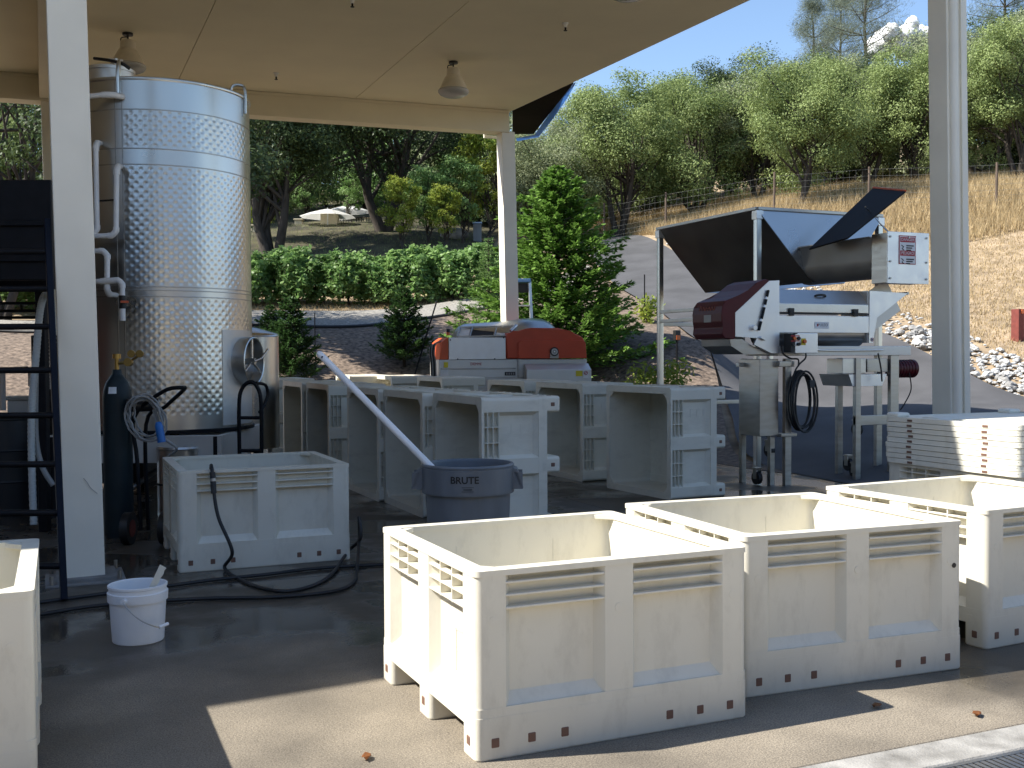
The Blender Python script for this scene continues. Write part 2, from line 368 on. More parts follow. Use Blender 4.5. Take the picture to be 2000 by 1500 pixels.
# ------------------------------------------------------------------ terrain
CP = []
def cp(px, py, z): p = at(px, py, z); CP.append((p.x, p.y, p.z))
for x in (-16, -8, 0, 5, 8.2):
    for y in (-14, -4, 4, 12, 19.6): CP.append((x, y, 0))
for y, h in ((-14, -0.3), (0, 0.1), (6, .2), (11, .25)): CP.append((11, y, h))
for y, h in ((-14, -.5), (2, .2), (9, .5), (14, .62), (19, .66)): CP.append((13.9, y, h))
for a in ((2000, 780, 21.5), (1880, 728, 23), (1760, 668, 25), (1560, 590, 29), (1400, 532, 33), (1290, 482, 38), (1230, 500, 37), (1190, 556, 33), (1300, 625, 27), (1390, 682, 23),
          (1943, 398, 37), (1695, 402, 39), (1511, 415, 40), (1300, 448, 42), (1180, 470, 44), (2150, 380, 36), (1850, 520, 32), (1600, 500, 35), (1990, 350, 44), (1700, 368, 50), (1500, 385, 50), (1300, 415, 52), (1100, 440, 50),
          (1180, 640, 26), (1300, 690, 22.5), (1000, 650, 26), (700, 642, 27), (700, 606, 30), (700, 588, 32), (700, 505, 37), (755, 452, 42), (700, 442, 44),
          (540, 508, 38), (500, 640, 26.5), (500, 602, 30), (60, 690, 23.5), (60, 655, 26), (60, 625, 29), (-200, 650, 25), (300, 500, 37), (0, 510, 36), (900, 475, 40), (960, 470, 42), (880, 440, 48), (1000, 500, 38), (1050, 560, 33), (850, 600, 30.5)):
    cp(*a)
for d, h in ((75, 10.5), (120, 15), (200, 20)):
    for px in (-600, 200, 1000, 1800, 2600):
        p = at(px, 700, d); CP.append((p.x, p.y, h + (5.5 if px > 900 else -1)))
for x, y, h in ((60, -30, 2), (60, 10, 7), (-60, -30, 0), (-60, 20, 1.5), (0, -60, -1), (100, 40, 16)): CP.append((x, y, h))
CPA = np.array(CP)
def _phi(r): return r * r * np.log(r + 1e-6)
def _fit():
    P = CPA[:, :2]; n = len(P); S = 40.0
    D = np.linalg.norm((P[:, None] - P[None]) / S, axis=2)
    A = np.zeros((n + 3, n + 3)); A[:n, :n] = _phi(D) + np.eye(n) * 2e-5; A[:n, n] = 1; A[:n, n + 1:] = P / S
    A[n, :n] = 1; A[n + 1:, :n] = P.T / S
    return np.linalg.solve(A, np.concatenate([CPA[:, 2], np.zeros(3)])), S
_W, _S = _fit()
def Hn(xy):
    xy = np.asarray(xy, float).reshape(-1, 2); out = []
    for ch in np.array_split(xy, max(1, len(xy) // 4000 + 1)):
        D = np.linalg.norm((ch[:, None] - CPA[None, :, :2]) / _S, axis=2)
        out.append(_phi(D) @ _W[:-3] + _W[-3] + (ch / _S) @ _W[-2:])
    h = np.concatenate(out)
    # the yard under and before the roof is level
    x, y = xy[:, 0], xy[:, 1]
    d = np.maximum(np.maximum(x - 8.6, y - 19.7), np.maximum(-16 - x, -14 - y))
    k = np.clip(d / 1.2, 0, 1); k = k * k * (3 - 2 * k)
    return h * k
def H(x, y): return float(Hn([[x, y]])[0])
def ground_at(px, z):
    """where the ground lies z metres out in the direction of photo column px"""
    d = c_f + c_r * ((px - 1000) / FPX); p = d * z
    return Vector((p.x, p.y, H(p.x, p.y)))
def sheet(name, xs, ys, off, m, kind='structure'):
    X, Y = np.meshgrid(xs, ys); xy = np.stack([X.ravel(), Y.ravel()], 1); z = Hn(xy) + off
    nx, ny = len(xs), len(ys); i = np.arange(nx * ny).reshape(ny, nx)
    f = np.stack([i[:-1, :-1].ravel(), i[:-1, 1:].ravel(), i[1:, 1:].ravel(), i[1:, :-1].ravel()], 1)
    o = link(name, npmesh(name, np.column_stack([xy, z]), f), m); tag(o, kind=kind); return o
def strip(name, left, right, off, m, n=60, k=14, ramp=0.0):
    """a sheet that follows the ground between two edge lines (world x,y)"""
    def res(pl):
        P = np.array([(p[0], p[1]) for p in smoothpath([(a[0], a[1], 0) for a in pl], 12)]); d = np.r_[0, np.cumsum(np.linalg.norm(np.diff(P, axis=0), axis=1))]
        t = np.linspace(0, d[-1], n); return np.column_stack([np.interp(t, d, P[:, 0]), np.interp(t, d, P[:, 1])])
    A, B = res(left), res(right); t = np.linspace(0, 1, k)[:, None, None]
    G = (A[None] * (1 - t) + B[None] * t).reshape(-1, 2)
    i = np.arange(k * n).reshape(k, n)
    f = np.stack([i[:-1, :-1].ravel(), i[:-1, 1:].ravel(), i[1:, 1:].ravel(), i[1:, :-1].ravel()], 1)
    o = link(name, npmesh(name, np.column_stack([G, Hn(G) + off + ramp * np.clip(np.maximum(G[:, 0] - 8.7, G[:, 1] - 19.8) / 2, 0, 1)]), f), m); return tag(o, kind='structure')

xs = np.r_[np.linspace(-400, -40, 14), np.arange(-38, 62, 0.5), np.linspace(64, 400, 14)]
ys = np.r_[np.linspace(-200, -20, 8), np.arange(-18, 72, 0.5), np.linspace(74, 600, 18)]
sheet('hillside', xs, ys, -0.05, 'cut_grass')
gp = lambda px, z: tuple(ground_at(px, z)[:2])
# driveway: from the apron on the right up and away to the left
strip('driveway', [(8.5, -14), (8.5, 3), (8.5, 10), (9.3, 12.9), (11.2, 16.0), gp(1392, 22.6), gp(1300, 27.4), gp(1192, 33.5), gp(1120, 42)],
      [(19, -14), (18.6, 3), (18.2, 12), gp(2000, 21.5), gp(1880, 23), gp(1760, 25), gp(1560, 29), gp(1400, 33), gp(1290, 38.5), gp(1200, 46)], 0.008, 'asphalt', 180, 36, 0.045)
strip('front_yard', [(-40, -16), (8.52, -16)], [(-40, 2.72), (8.52, 2.72)], -0.03, 'yard_concrete', 40, 10)
strip('mulch_bed', [(-16, 19.6), (0, 19.6), (6, 19.62), (8.15, 19.4), (8.5, 17.5), (8.5, 11.0), (9.2, 13.0), (11.1, 16.1), gp(1388, 22.7), gp(1296, 27.6)],
      [gp(-320, 26), gp(60, 26.3), gp(500, 26.7), gp(700, 27.2), gp(860, 28.6), gp(1000, 30.4), gp(1180, 34)], 0.004, 'mulch', 120, 30, 0.03)
strip('gravel_path', [gp(-320, 25.9), gp(60, 26.2), gp(500, 26.6), gp(700, 27.1), gp(860, 28.5), gp(1000, 30.3), gp(1170, 34)],
      [gp(-320, 28), gp(60, 28.6), gp(500, 29.2), gp(700, 29.6), gp(860, 31), gp(1000, 32.6), gp(1150, 36)], 0.05, 'gravel', 70, 8)
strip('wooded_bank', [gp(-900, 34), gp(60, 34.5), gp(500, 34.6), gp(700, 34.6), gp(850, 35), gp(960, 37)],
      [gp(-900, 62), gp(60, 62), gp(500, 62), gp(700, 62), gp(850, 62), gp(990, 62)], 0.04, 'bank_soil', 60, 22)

# slab: panels with sawn joints, a light strip and a drain along the front edge
slab = tag(bpy.data.objects.new('concrete_slab', None), kind='structure'); COL.objects.link(slab)
bm = N(); box(bm, (-16, 3.15, -0.25), (8.62, 19.55, -0.03)); obj('joint_bed', bm, 'rubber_dark', slab)
SX = (-15.9, -9.8, -3.7, 5.0, 8.62)
for i in range(4):
    for j in range(4):
        x0, x1 = SX[i], SX[i + 1]; y0, y1 = 3.15 + j * 4.1, 3.15 + (j + 1) * 4.1
        bm = N(); box(bm, (x0 + .0025, y0 + .0025, -0.2), (x1 - .0025, y1 - .0025, 0), 0.004, 1); obj('slab_panel', bm, 'slab_concrete', slab)
cs = bpy.data.objects.new('drain_kerb', None); COL.objects.link(cs); tag(cs, kind='structure')
for i in range(8):
    bm = N(); box(bm, (-16 + i * 3.04, 2.95, -0.2), (-16 + (i + 1) * 3.04 - .006, 3.143, 0.004), 0.006, 1); obj('kerb_piece', bm, 'strip_concrete', cs)
dg = thing('drain_grate', 'dark steel trench drain grate along the front edge of the concrete', 'drain grate', (-6, 2.72, 0))
bm = N(); box(bm, (0, 0, -0.04), (14.3, 0.02, 0)); box(bm, (0, .206, -.04), (14.3, .226, 0)); box(bm, (0, 0, -.2), (14.3, .226, -.19)); obj('frame', bm, 'steel_dull', dg)
me = None
for i in range(130):
    if me is None:
        bm = N(); box(bm, (0, .02, -.03), (.021, .206, -.002)); o = obj('bar', bm, 'steel_dull', dg); me = o.data
    else: o = link('bar', me, 'steel_dull', dg)
    o.location = (6.6 + i * .03, 0, 0)

# ------------------------------------------------------------------ the open shed: posts, beams, ceiling (level, while the slab falls a little to the right)
TILT = Matrix.Rotation(R(1.0), 4, -FW)
shed = thing('open_shed', 'cream painted open shed roof on square posts over the wet concrete', 'shed')
shed.matrix_world = TILT
CZ = 6.0
PX = (-7.6, 0.236, 7.93); PYF, PYB = 7.85, 18.42
def post(x, y, top, pipe=False):
    PW = .235 if x > 5 and y < 9 else .248 if y < 9 else .262
    bm = N(); box(bm, (x - PW / 2, y - PW / 2, -0.25), (x + PW / 2, y + PW / 2, top), 0.008, 2); p = obj('post', bm, 'post_paint', shed)
    return p
for x in PX:
    for y in (PYF, PYB): 
        p = post(x + (.13 if x > 5 and y < 9 else .08 if x > 5 else 0), y, CZ - 0.38 if y == PYB else CZ - 0.36)
        if y == PYF and x == PX[1]:
            bm = N(); box(bm, (x - .25, y - .25, -0.04), (x + .25, y + .25, 0.012 + .05), 0.004); box(bm, (x - .18, y - .2, .06), (x + .2, y + .2, .085), .004)
            obj('base_plate', bm, 'rock_grey', p)
            for dx, dy in ((-.21, -.21), (.21, -.21), (.21, .21), (-.21, .21)):
                bm = N(); cyl(bm, (x + dx, y + dy, .05), (x + dx, y + dy, .12), .013, 8); obj('anchor_bolt', bm, 'steel_dull', p)
a = [TILT.inverted() @ atY(q, r_, PYF - .127) for q, r_ in ((163, 934), (170, 942), (176, 952), (184, 959), (190, 964))]
bm = N(); tube(bm, smoothpath(a, 3), .0022, 5); obj('scratch', bm, 'print_grey', shed)
# downpipe and trim on the right front post
x, y = PX[2] + .13, PYF; PW = .235
bm = N(); tube(bm, [(x - .05, y - PW / 2 - .01, -.1), (x - .05, y - PW / 2 - .01, 5.6)], .045, 14); obj('downpipe', bm, 'post_paint', shed)
bm = N(); box(bm, (x + .045, y - PW / 2 - .022, -.1), (x + .116, y - PW / 2 - .003, 5.6), .004); obj('corner_trim', bm, 'post_paint', shed)
# beams
def beam(lo, hi): bm = N(); box(bm, lo, hi, 0.006); return obj('beam', bm, 'cream_paint', shed)
beam((-9.15, PYB - .16, CZ - .40), (8.02, PYB + .16, CZ - .012))
beam((-9.15, PYF - .15, CZ - .40), (7.99, PYF + .15, CZ - .012))
for x in PX[:2]: beam((x - .15, PYF + .153, CZ - .36), (x + .15, PYB - .163, CZ - .012))
bm = N(); box(bm, (-9.15, PYB - .185, CZ - .05), (8.02, PYB - .163, CZ - .005)); obj('beam_trim', bm, 'cream_paint', shed)
# ceiling boards with open seams along Y, and the roof deck above
edge = lambda X: 6.55 + 0.10 * X
redge = lambda Y: 8.09 + (18.5 - Y) * .062
seams = [-9.15, -6.81, -3.83, -0.85, 2.13, 5.11, 8.09]
for a, b in zip(seams, seams[1:]):
    br = (b - .004, b - .004) if b < 8 else (redge(edge(b)) - .02, 8.07)
    bm = N(); prism(bm, [(a + .004, edge(a) + .02), (br[0], edge(b) + .02), (br[1], PYB + .1), (a + .004, PYB + .1)], 'z', CZ, CZ + .03, 0.003)
    obj('ceiling_panel', bm, 'ceiling_paint', shed)
bm = N(); prism(bm, [(-9.17, edge(-9.17)), (redge(7.05), edge(8.1)), (8.1, PYB + .17), (-9.17, PYB + .17)], 'z', CZ + .034, CZ + .24); obj('roof_deck', bm, 'cream_paint', shed)
# the low rear eave: shade painted as near-black underside, blue strip along its edge
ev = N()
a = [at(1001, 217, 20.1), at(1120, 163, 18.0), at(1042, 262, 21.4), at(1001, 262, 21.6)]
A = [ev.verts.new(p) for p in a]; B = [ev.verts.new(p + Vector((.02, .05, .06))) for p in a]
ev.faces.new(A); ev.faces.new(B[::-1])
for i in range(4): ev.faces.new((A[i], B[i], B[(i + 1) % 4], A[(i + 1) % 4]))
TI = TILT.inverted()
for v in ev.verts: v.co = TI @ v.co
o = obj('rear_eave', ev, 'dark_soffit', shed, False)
bm = N(); L1 = [at(1122, 161, 18.0), at(1098, 190, 18.9), at(1066, 232, 20.0), at(1044, 263, 21.4), at(1008, 270, 21.7)]
L2 = [at(1124, 163, 18.1), at(1108, 192, 19.0), at(1077, 236, 20.1), at(1052, 268, 21.5), at(1010, 276, 21.8)]
va = [bm.verts.new(TI @ p) for p in L1]; vb = [bm.verts.new(TI @ p) for p in L2]
for i in range(4): bm.faces.new((va[i], va[i + 1], vb[i + 1], vb[i]))
bmesh.ops.solidify(bm, geom=bm.faces[:], thickness=0.012)
obj('blue_strip', bm, 'blue_strip', shed)
bm = N(); p = TI @ at(945, 264, 20.05); q = TI @ at(968, 268, 20.05)
box(bm, (p.x, p.y - .02, p.z - .05), (q.x + .06, p.y + .02, p.z)); box(bm, (p.x, p.y - .02, p.z - .01), (p.x + .05, p.y + .02, p.z + .06)); obj('gutter_bracket', bm, 'post_paint', shed)

def lamp(x, y, label):
    t = thing('bay_light', label, 'ceiling light', TILT @ Vector((x, y, CZ)), 0, 'unlit bay lights on the ceiling')
    bm = N(); cyl(bm, (0, 0, 0), (0, 0, -.03), .07, 16); cyl(bm, (0, 0, -.03), (0, 0, -.10), .012, 8)
    tube(bm, smoothpath([(.01, 0, -.05), (-.07, .02, -.06), (-.09, 0, -.11), (-.04, 0, -.17)]), .008, 6); obj('bracket', bm, 'black_rubber', t)
    bm = N(); lathe(bm, [(.03, -.09), (.085, -.10), (.10, -.12), (.105, -.21), (.10, -.22)], 28, cap=True); obj('housing', bm, 'lamp_shade', t)
    bm = N(); lathe(bm, [(.10, -.215), (.125, -.235), (.17, -.32), (.215, -.42), (.225, -.43), (.20, -.42), (.16, -.32), (.11, -.24)], 36); obj('reflector', bm, 'lamp_shade', t)
    bm = N(); lathe(bm, [(.222, -.425), (.235, -.44), (.235, -.465), (.21, -.50), (.15, -.53), (.07, -.545), (.004, -.55)], 36); obj('lens', bm, 'lens_glass', t)
lamp(1.21, 15.6, 'cream bay light hanging above the steel tank')
lamp(5.9, 15.5, 'cream bay light hanging between the tank and the right roof edge')
lamp(6.17, 10.6, 'bay light cut off by the top of the picture')
for x, y, lb in ((3.5, 17.0, 'small sprinkler head on the ceiling just above the rear beam'), (6.67, 13.2, 'small sprinkler head on the ceiling near the right roof edge'), (3.7, 13.2, 'small sprinkler head at the top edge of the picture')):
    t = thing('sprinkler_head', lb, 'sprinkler', TILT @ Vector((x, y, CZ)), 0, 'ceiling sprinkler heads')
    bm = N(); lathe(bm, [(.045, 0), (.045, -.012), (.028, -.02), (.022, -.06), (.004, -.06)], 16); obj('escutcheon', bm, 'white_paint', t)
    bm = N(); cyl(bm, (0, 0, -.05), (0, 0, -.1), .013, 10); cyl(bm, (0, 0, -.1), (0, 0, -.106), .026, 12); obj('nozzle', bm, 'black_steel', t)

# ------------------------------------------------------------------ harvest bins
BL, BW, BH = 1.22, 1.16, 0.71
BINPARTS = {}
def build_bin():
    bm = N(); L, W, Hh = BL, BW, BH; i, j = .046, .060
    # liner walls and floor
    ring(bm, rrect(i, i, L - i, W - i, .04), rrect(j, j, L - j, W - j, .035), .135, Hh - .006)
    box(bm, (.05, .05, .125), (L - .05, W - .05, .15))
    # rim and bottom band
    ring(bm, rrect(0, 0, L, W, .03), rrect(.066, .066, L - .066, W - .066, .03), Hh - .022, Hh)
    ring(bm, rrect(.001, .001, L - .001, W - .001, .03), rrect(.053, .053, L - .053, W - .053, .03), .118, .195)
    # corner columns
    q = .052
    for sx in (0, 1):
        for sy in (0, 1):
            a = [(.160, q - .004), (.125, .002)]; r = .035
            a += [(r - r * math.sin(R(90 * k / 5)) + .002, r - r * math.cos(R(90 * k / 5)) + .002) for k in range(6)]
            a += [(.002, .125), (q - .004, .160), (q, .07), (.07, q)]
            a = [((L - x if sx else x), (W - y if sy else y)) for x, y in a]
            prism(bm, a if (sx + sy) != 1 else a[::-1], 'z', .12, Hh - .018)
    # middle columns
    for y0, s in ((0, 1), (W, -1)):
        prism(bm, [(.515, y0 + s * .049), (.548, y0 + s * .003), (.672, y0 + s * .003), (.705, y0 + s * .049)], 'z', .15, Hh - .018)
    for x0, s in ((0, 1), (L, -1)):
        prism(bm, [(x0 + s * .049, .485), (x0 + s * .003, .515), (x0 + s * .003, .645), (x0 + s * .049, .675)], 'z', .15, Hh - .018)
    # sloping ledges below the panels
    for y0, s in ((0, 1), (W, -1)):
        prism(bm, [(y0 + s * .004, .185), (y0 + s * .050, .185), (y0 + s * .050, .245)], 'x', .10, L - .10)
    for x0, s in ((0, 1), (L, -1)):
        prism(bm, [(x0 + s * .004, .185), (x0 + s * .050, .185), (x0 + s * .050, .238)], 'y', .10, W - .10)
    # gussets in the inner corners and moulded seams inside
    for sx in (0, 1):
        for sy in (0, 1):
            p = [(.056, .056), (.145, .056), (.056, .145)]; p = [((L - x if sx else x), (W - y if sy else y)) for x, y in p]
            prism(bm, p, 'z', Hh - .024, Hh - .004)
    for x in (.35, .86):
        box(bm, (x, W - .0615, .16), (x + .004, W - .056, .60)); box(bm, (x, .056, .16), (x + .004, .0615, .60))
    for z in (.36, .50, .62):
        box(bm, (.056, .07, z), (.0615, W - .07, z + .004)); box(bm, (L - .0615, .07, z), (L - .056, W - .07, z + .004))
    # moulded medallions
    for x, z in ((.075, .52), (.61, .52), (1.145, .52)): lathe_c(bm, x, z)
    o = obj('body', bm, 'bin_plastic'); BINPARTS['body'] = o
    bm = N(); ra, rb = rrect(.006, .006, L - .006, .134, .022, 6), rrect(0, 0, L, .14, .028, 6)
    VA = [[bm.verts.new((p[0], p[1], z)) for p in lp] for lp, z in ((ra, 0), (rb, .008), (rb, .16))]
    for q, w2 in zip(VA, VA[1:]):
        for k in range(len(q)): bm.faces.new((q[k], q[(k + 1) % len(q)], w2[(k + 1) % len(q)], w2[k]))
    bm.faces.new(VA[0][::-1]); bm.faces.new(VA[-1]); BINPARTS['runner'] = obj('runner', bm, 'bin_plastic')
    bm = N(); box(bm, (0, .003, 0), (.43, .050, .009), .002, 1); BINPARTS['rib'] = obj('vent_rib', bm, 'bin_plastic')
    bm = N()
    for z in (0, .05, .1): box(bm, (.003, 0, z), (.050, .395, z + .009), .002, 1)
    for y in (.13, .26): box(bm, (.004, y, -.002), (.049, y + .008, .148))
    BINPARTS['grid'] = obj('vent_grid', bm, 'bin_plastic')
    bm = N(); box(bm, (-.017, -.003, -.019), (.017, .02, .019), .004, 1); BINPARTS['plug'] = obj('plug', bm, 'plug_brown')
    bm = N()
    for a in (0, .075): box(bm, (-.004, a, 0), (.002, a + .006, .17))
    for z in (0, .08, .164): box(bm, (-.004, 0, z), (.002, .081, z + .006))
    BINPARTS['mould_mark'] = obj('mould_mark', bm, 'bin_plastic')
def lathe_c(bm, x, z):
    n = 14; vs1 = [bm.verts.new((x + .019 * math.cos(2 * math.pi * k / n), .001, z + .019 * math.sin(2 * math.pi * k / n))) for k in range(n)]
    vs2 = [bm.verts.new((x + .016 * math.cos(2 * math.pi * k / n), .0005, z + .016 * math.sin(2 * math.pi * k / n))) for k in range(n)]
    vs0 = [bm.verts.new((v.co.x, .008, v.co.z)) for v in vs1]
    for k in range(n): bm.faces.new((vs1[k], vs1[(k + 1) % n], vs2[(k + 1) % n], vs2[k])); bm.faces.new((vs0[k], vs0[(k + 1) % n], vs1[(k + 1) % n], vs1[k]))
    bm.faces.new(vs2)
build_bin()
def new_bin(label, group, mtx, plugs=True, pale=False):
    t = thing('harvest_bin', label, 'bin', group=group); t.matrix_world = mtx
    def add(k, nm, loc=(0, 0, 0), rz=0):
        o = bpy.data.objects.new(nm, BINPARTS[k].data); COL.objects.link(o); o.parent = t; o.location = loc; o.rotation_euler = (0, 0, rz); return o
    add('body', 'body')
    for y in (0, .51, 1.02): add('runner', 'runner', (0, y, 0))
    for z in (.655, .607, .559):
        for x in (.115, .675): add('rib', 'vent_rib', (x, 0, z)); add('rib', 'vent_rib', (BL - x, BW, z), math.pi)
    for y in (.115, .65): add('grid', 'vent_grid', (0, y, .55)); add('grid', 'vent_grid', (BL, BW - y, .55), math.pi)
    add('mould_mark', 'mould_mark', (.0475, .23, .26)); add('mould_mark', 'mould_mark', (BL - .0475, BW - .23, .26), math.pi)
    if plugs:
        for x in (.08, .23, .37, .84, .985, 1.13): add('plug', 'plug', (x, 0, .065)); add('plug', 'plug', (BL - x, BW, .065), math.pi)
        for y in (.07, .58, 1.09): add('plug', 'plug', (0, y, .065), -math.pi / 2); add('plug', 'plug', (BL, y, .065), math.pi / 2)
    return t
def stand(x, y, yaw, z=0): return Matrix.Translation((x, y, z)) @ Matrix.Rotation(R(yaw), 4, 'Z')
def lying(x, y, yaw):   # on its side, opening to -X, near rim corner at x,y
    b = Matrix(((0, 0, -1, BH), (-1, 0, 0, BL), (0, 1, 0, 0), (0, 0, 0, 1)))
    return Matrix.Translation((x, y, 0)) @ Matrix.Rotation(R(yaw), 4, 'Z') @ b
G1 = 'cream harvest bins standing upright'; G2 = 'harvest bins tipped on their sides in two rows'
new_bin('cream harvest bin in the sun, nearest, with its three runners showing on the left', G1, stand(1.440, 3.664, .5))
new_bin('middle of the three sunlit cream bins, with a small black hole at its right corner', G1, stand(2.785, 3.880, -2.6))
new_bin('rightmost sunlit cream bin in front, cut off by the picture edge', G1, stand(4.36, 4.015, 3.4))
new_bin('shaded cream bin with a black hose over its rim, in front of the tank', G1, stand(.839, 7.746, -.3))
new_bin('cream bin cut off at the lower left picture edge', G1, stand(-1.262, 4.02, -.6))
new_bin('cream bin under the stack of flat lids', G1, stand(5.68, 4.99, 0), False)
new_bin('tipped bin right behind the grey trash can, nearest of its row', G2, lying(3.28, 8.17, -.3))
new_bin('tipped bin second from the trash can, opening behind the white pole', G2, lying(3.195, 9.42, .4))
new_bin('tipped bin third from the trash can in the left row', G2, lying(3.14, 10.66, .3), False)
new_bin('tipped bin in the left row after the first gap', G2, lying(3.10, 12.6, 0), False)
new_bin('tipped bin in the left row second after the gap', G2, lying(3.06, 13.86, 0), False)
new_bin('farthest tipped bin of the left row, behind the hand truck', G2, lying(3.04, 16.1, .5), False)
new_bin('tipped bin beside the crusher, nearest of the right row', G2, lying(5.90, 9.48, 4.2))
new_bin('tipped bin second from the crusher in the right row', G2, lying(5.82, 11.3, 2.0), False)
new_bin('tipped bin third from the crusher, below the red press', G2, lying(5.75, 12.82, 1), False)
new_bin('tipped bin below the left end of the red press', G2, lying(5.60, 15.56, 0), False)
new_bin('tipped bin second from the far end of the right row', G2, lying(5.3, 17.2, -2), False)
new_bin('farthest tipped bin of the right row, catching the sun', G2, lying(4.85, 18.2, -3), False)
for k in list(BINPARTS): bpy.data.objects.remove(BINPARTS[k])
bm = N(); cyl(bm, (0, -.001, 0), (0, .006, 0), .012, 14)
# black drain hole of the middle bin
o = obj('drain_hole', bm, 'black_rubber', [q for q in COL.objects if q.get('label', '').startswith('middle of the three')][0]); o.location = (1.165, 0, .50)

# lids stacked on the rear bin
LN = ['topmost', 'second from the top', 'third from the top', 'fourth from the top', 'middle one', 'fourth from the bottom', 'third from the bottom', 'second from the bottom', 'lowest']
lidm = None
for k in range(9):
    z = BH + .002 + (8 - k) * .0375
    t = thing('bin_lid', 'flat cream bin lid, %s of the stack of nine' % LN[k], 'lid', (5.665 + random.uniform(-.006, .006), 4.975 + random.uniform(-.006, .006), z), R(random.uniform(-.35, .35)), 'flat bin lids in one stack')
    if lidm is None:
        bm = N(); L, W = BL + .03, BW + .03
        ring(bm, rrect(0, 0, L, W, .05), rrect(.02, .02, L - .02, W - .02, .035), 0, .034)
        box(bm, (.012, .012, .020), (L - .012, W - .012, .030), .003, 1)
        for y in (.3, .58, .86): prism(bm, [(y - .1, .029), (y - .06, .038), (y + .06, .038), (y + .1, .029)], 'x', .12, L - .12)
        panel = obj('panel', bm, 'lid_plastic', t)
        SL = ((-.003, W - .28, 0), (-.003, .24, 0), (.25, .0, R(90)), (.9, .0, R(90)))
        bm = N(); box(bm, (0, 0, .006), (.03, .045, .021)); slot = obj('vent_slot', bm, 'plug_brown', t); slot.location = SL[0][:2] + (0,)
        bm = N()
        for x, y in ((.01, W - .13), (L - .13, W - .13)): box(bm, (x, y, .028), (x + .12, y + .12, .062), .015, 2)
        tab = obj('stacking_tab', bm, 'lid_plastic', t); lidm = (panel.data, slot.data)
    else:
        link('panel', lidm[0], 'lid_plastic', t); link('vent_slot', lidm[1], 'plug_brown', t).location = SL[0][:2] + (0,)
    for q in SL[1:]:
        o = link('vent_slot', lidm[1], 'plug_brown', t); o.location = (q[0], q[1] + (-.003 if q[2] else 0), 0)
        if q[2]: o.rotation_euler = (0, 0, q[2]); o.location.x += .045

# ------------------------------------------------------------------ trash can, pole, bucket, scoop, hoses
t = thing('trash_can', 'round grey plastic trash can with black lettering, white pole inside', 'trash can', (2.55, 6.60, 0))
bm = N(); lathe(bm, [(.0, .02), (.235, .02), (.24, .0), (.25, .0), (.258, .12), (.283, .69), (.288, .70), (.288, .765), (.300, .77), (.305, .79), (.298, .80), (.283, .80), (.275, .78), (.275, .70), (.245, .05), (.0, .05)], 48)
obj('barrel', bm, 'can_grey', t)
bm = N(); lathe(bm, [(.286, .615), (.303, .61), (.306, .63), (.306, .775), (.290, .778)], 48); obj('rim_band', bm, 'can_grey', t)
ax = Vector((RT.x, RT.y, 0))
for s in (-1, 1):
    bm = N(); mt = Matrix.Rotation(math.atan2(ax.y, ax.x) + (0 if s > 0 else math.pi), 4, 'Z')
    prism(bm, [(.29, .775), (.325, .765), (.365, .645), (.36, .635), (.335, .66), (.315, .735), (.29, .74)], 'y', -.085, .085, .004)
    box(bm, (.29, -.085, .635), (.36, -.077, .745)); box(bm, (.29, .077, .635), (.36, .085, .745))
    bmesh.ops.transform(bm, matrix=mt, verts=bm.verts[:]); obj('handle', bm, 'can_grey', t)
def on_can(s, size, ang0, h, m, nm, r=.3075, dp=.0005):
    cu = bpy.data.curves.new('f', 'FONT'); cu.body = s; cu.size = size; cu.align_x = 'CENTER'; cu.align_y = 'CENTER'; cu.resolution_u = 3; cu.extrude = dp; cu.offset = size * .025
    o = bpy.data.objects.new('f', cu); COL.objects.link(o); me = bpy.data.meshes.new_from_object(o); bpy.data.objects.remove(o); bpy.data.curves.remove(cu); me.materials.clear()
    for v in me.vertices:
        a = ang0 + v.co.x / r; v.co = Vector((math.cos(a) * (r + v.co.z), math.sin(a) * (r + v.co.z), h + v.co.y))
    link(nm, me, m, t, False)
fa = math.atan2(-FW.y, -FW.x)
on_can('BRUTE', .062, fa - .03, .715, 'print_black', 'lettering')
bm = N()
for k, hh in enumerate((.645, .672)):
    prof = [(math.cos(fa - .07 + .25 * q / 8 - .02) * .3078, math.sin(fa - .07 + .25 * q / 8 - .02) * .3078, hh) for q in range(9)]; tube(bm, prof, .0016, 4)
obj('maker_mark', bm, 'print_black', t)
bm = N(); tube(bm, [(math.cos(fa - .05 + .18 * q / 8) * .3078, math.sin(fa - .05 + .18 * q / 8) * .3078, .658) for q in range(9)], .0035, 4); obj('maker_lettering', bm, 'print_black', t)

p0 = at(925, 985, 7.08); p0.z = .12; p1 = at(838, 908, 6.98); p2 = at(621, 688, 7.25)
dr = (p2 - p1).normalized(); t = thing('white_pole', 'long white plastic pole leaning out of the trash can', 'pole', p1 - dr * .34)
bm = N(); n_ = (p2 - p1).length + .34; tube(bm, [(0, 0, 0), dr * (n_ * .6), dr * (n_ - .03), dr * (n_ - .012), dr * n_], [.023, .023, .023, .021, .012], 16); sh = obj('shaft', bm, 'pvc_white', t)
side = dr.cross(FW).normalized(); c = dr * (n_ - .05)
bm = N(); cyl(bm, c - FW * .0245, c - FW * .02, .008, 12); obj('hang_hole', bm, 'black_rubber', t)

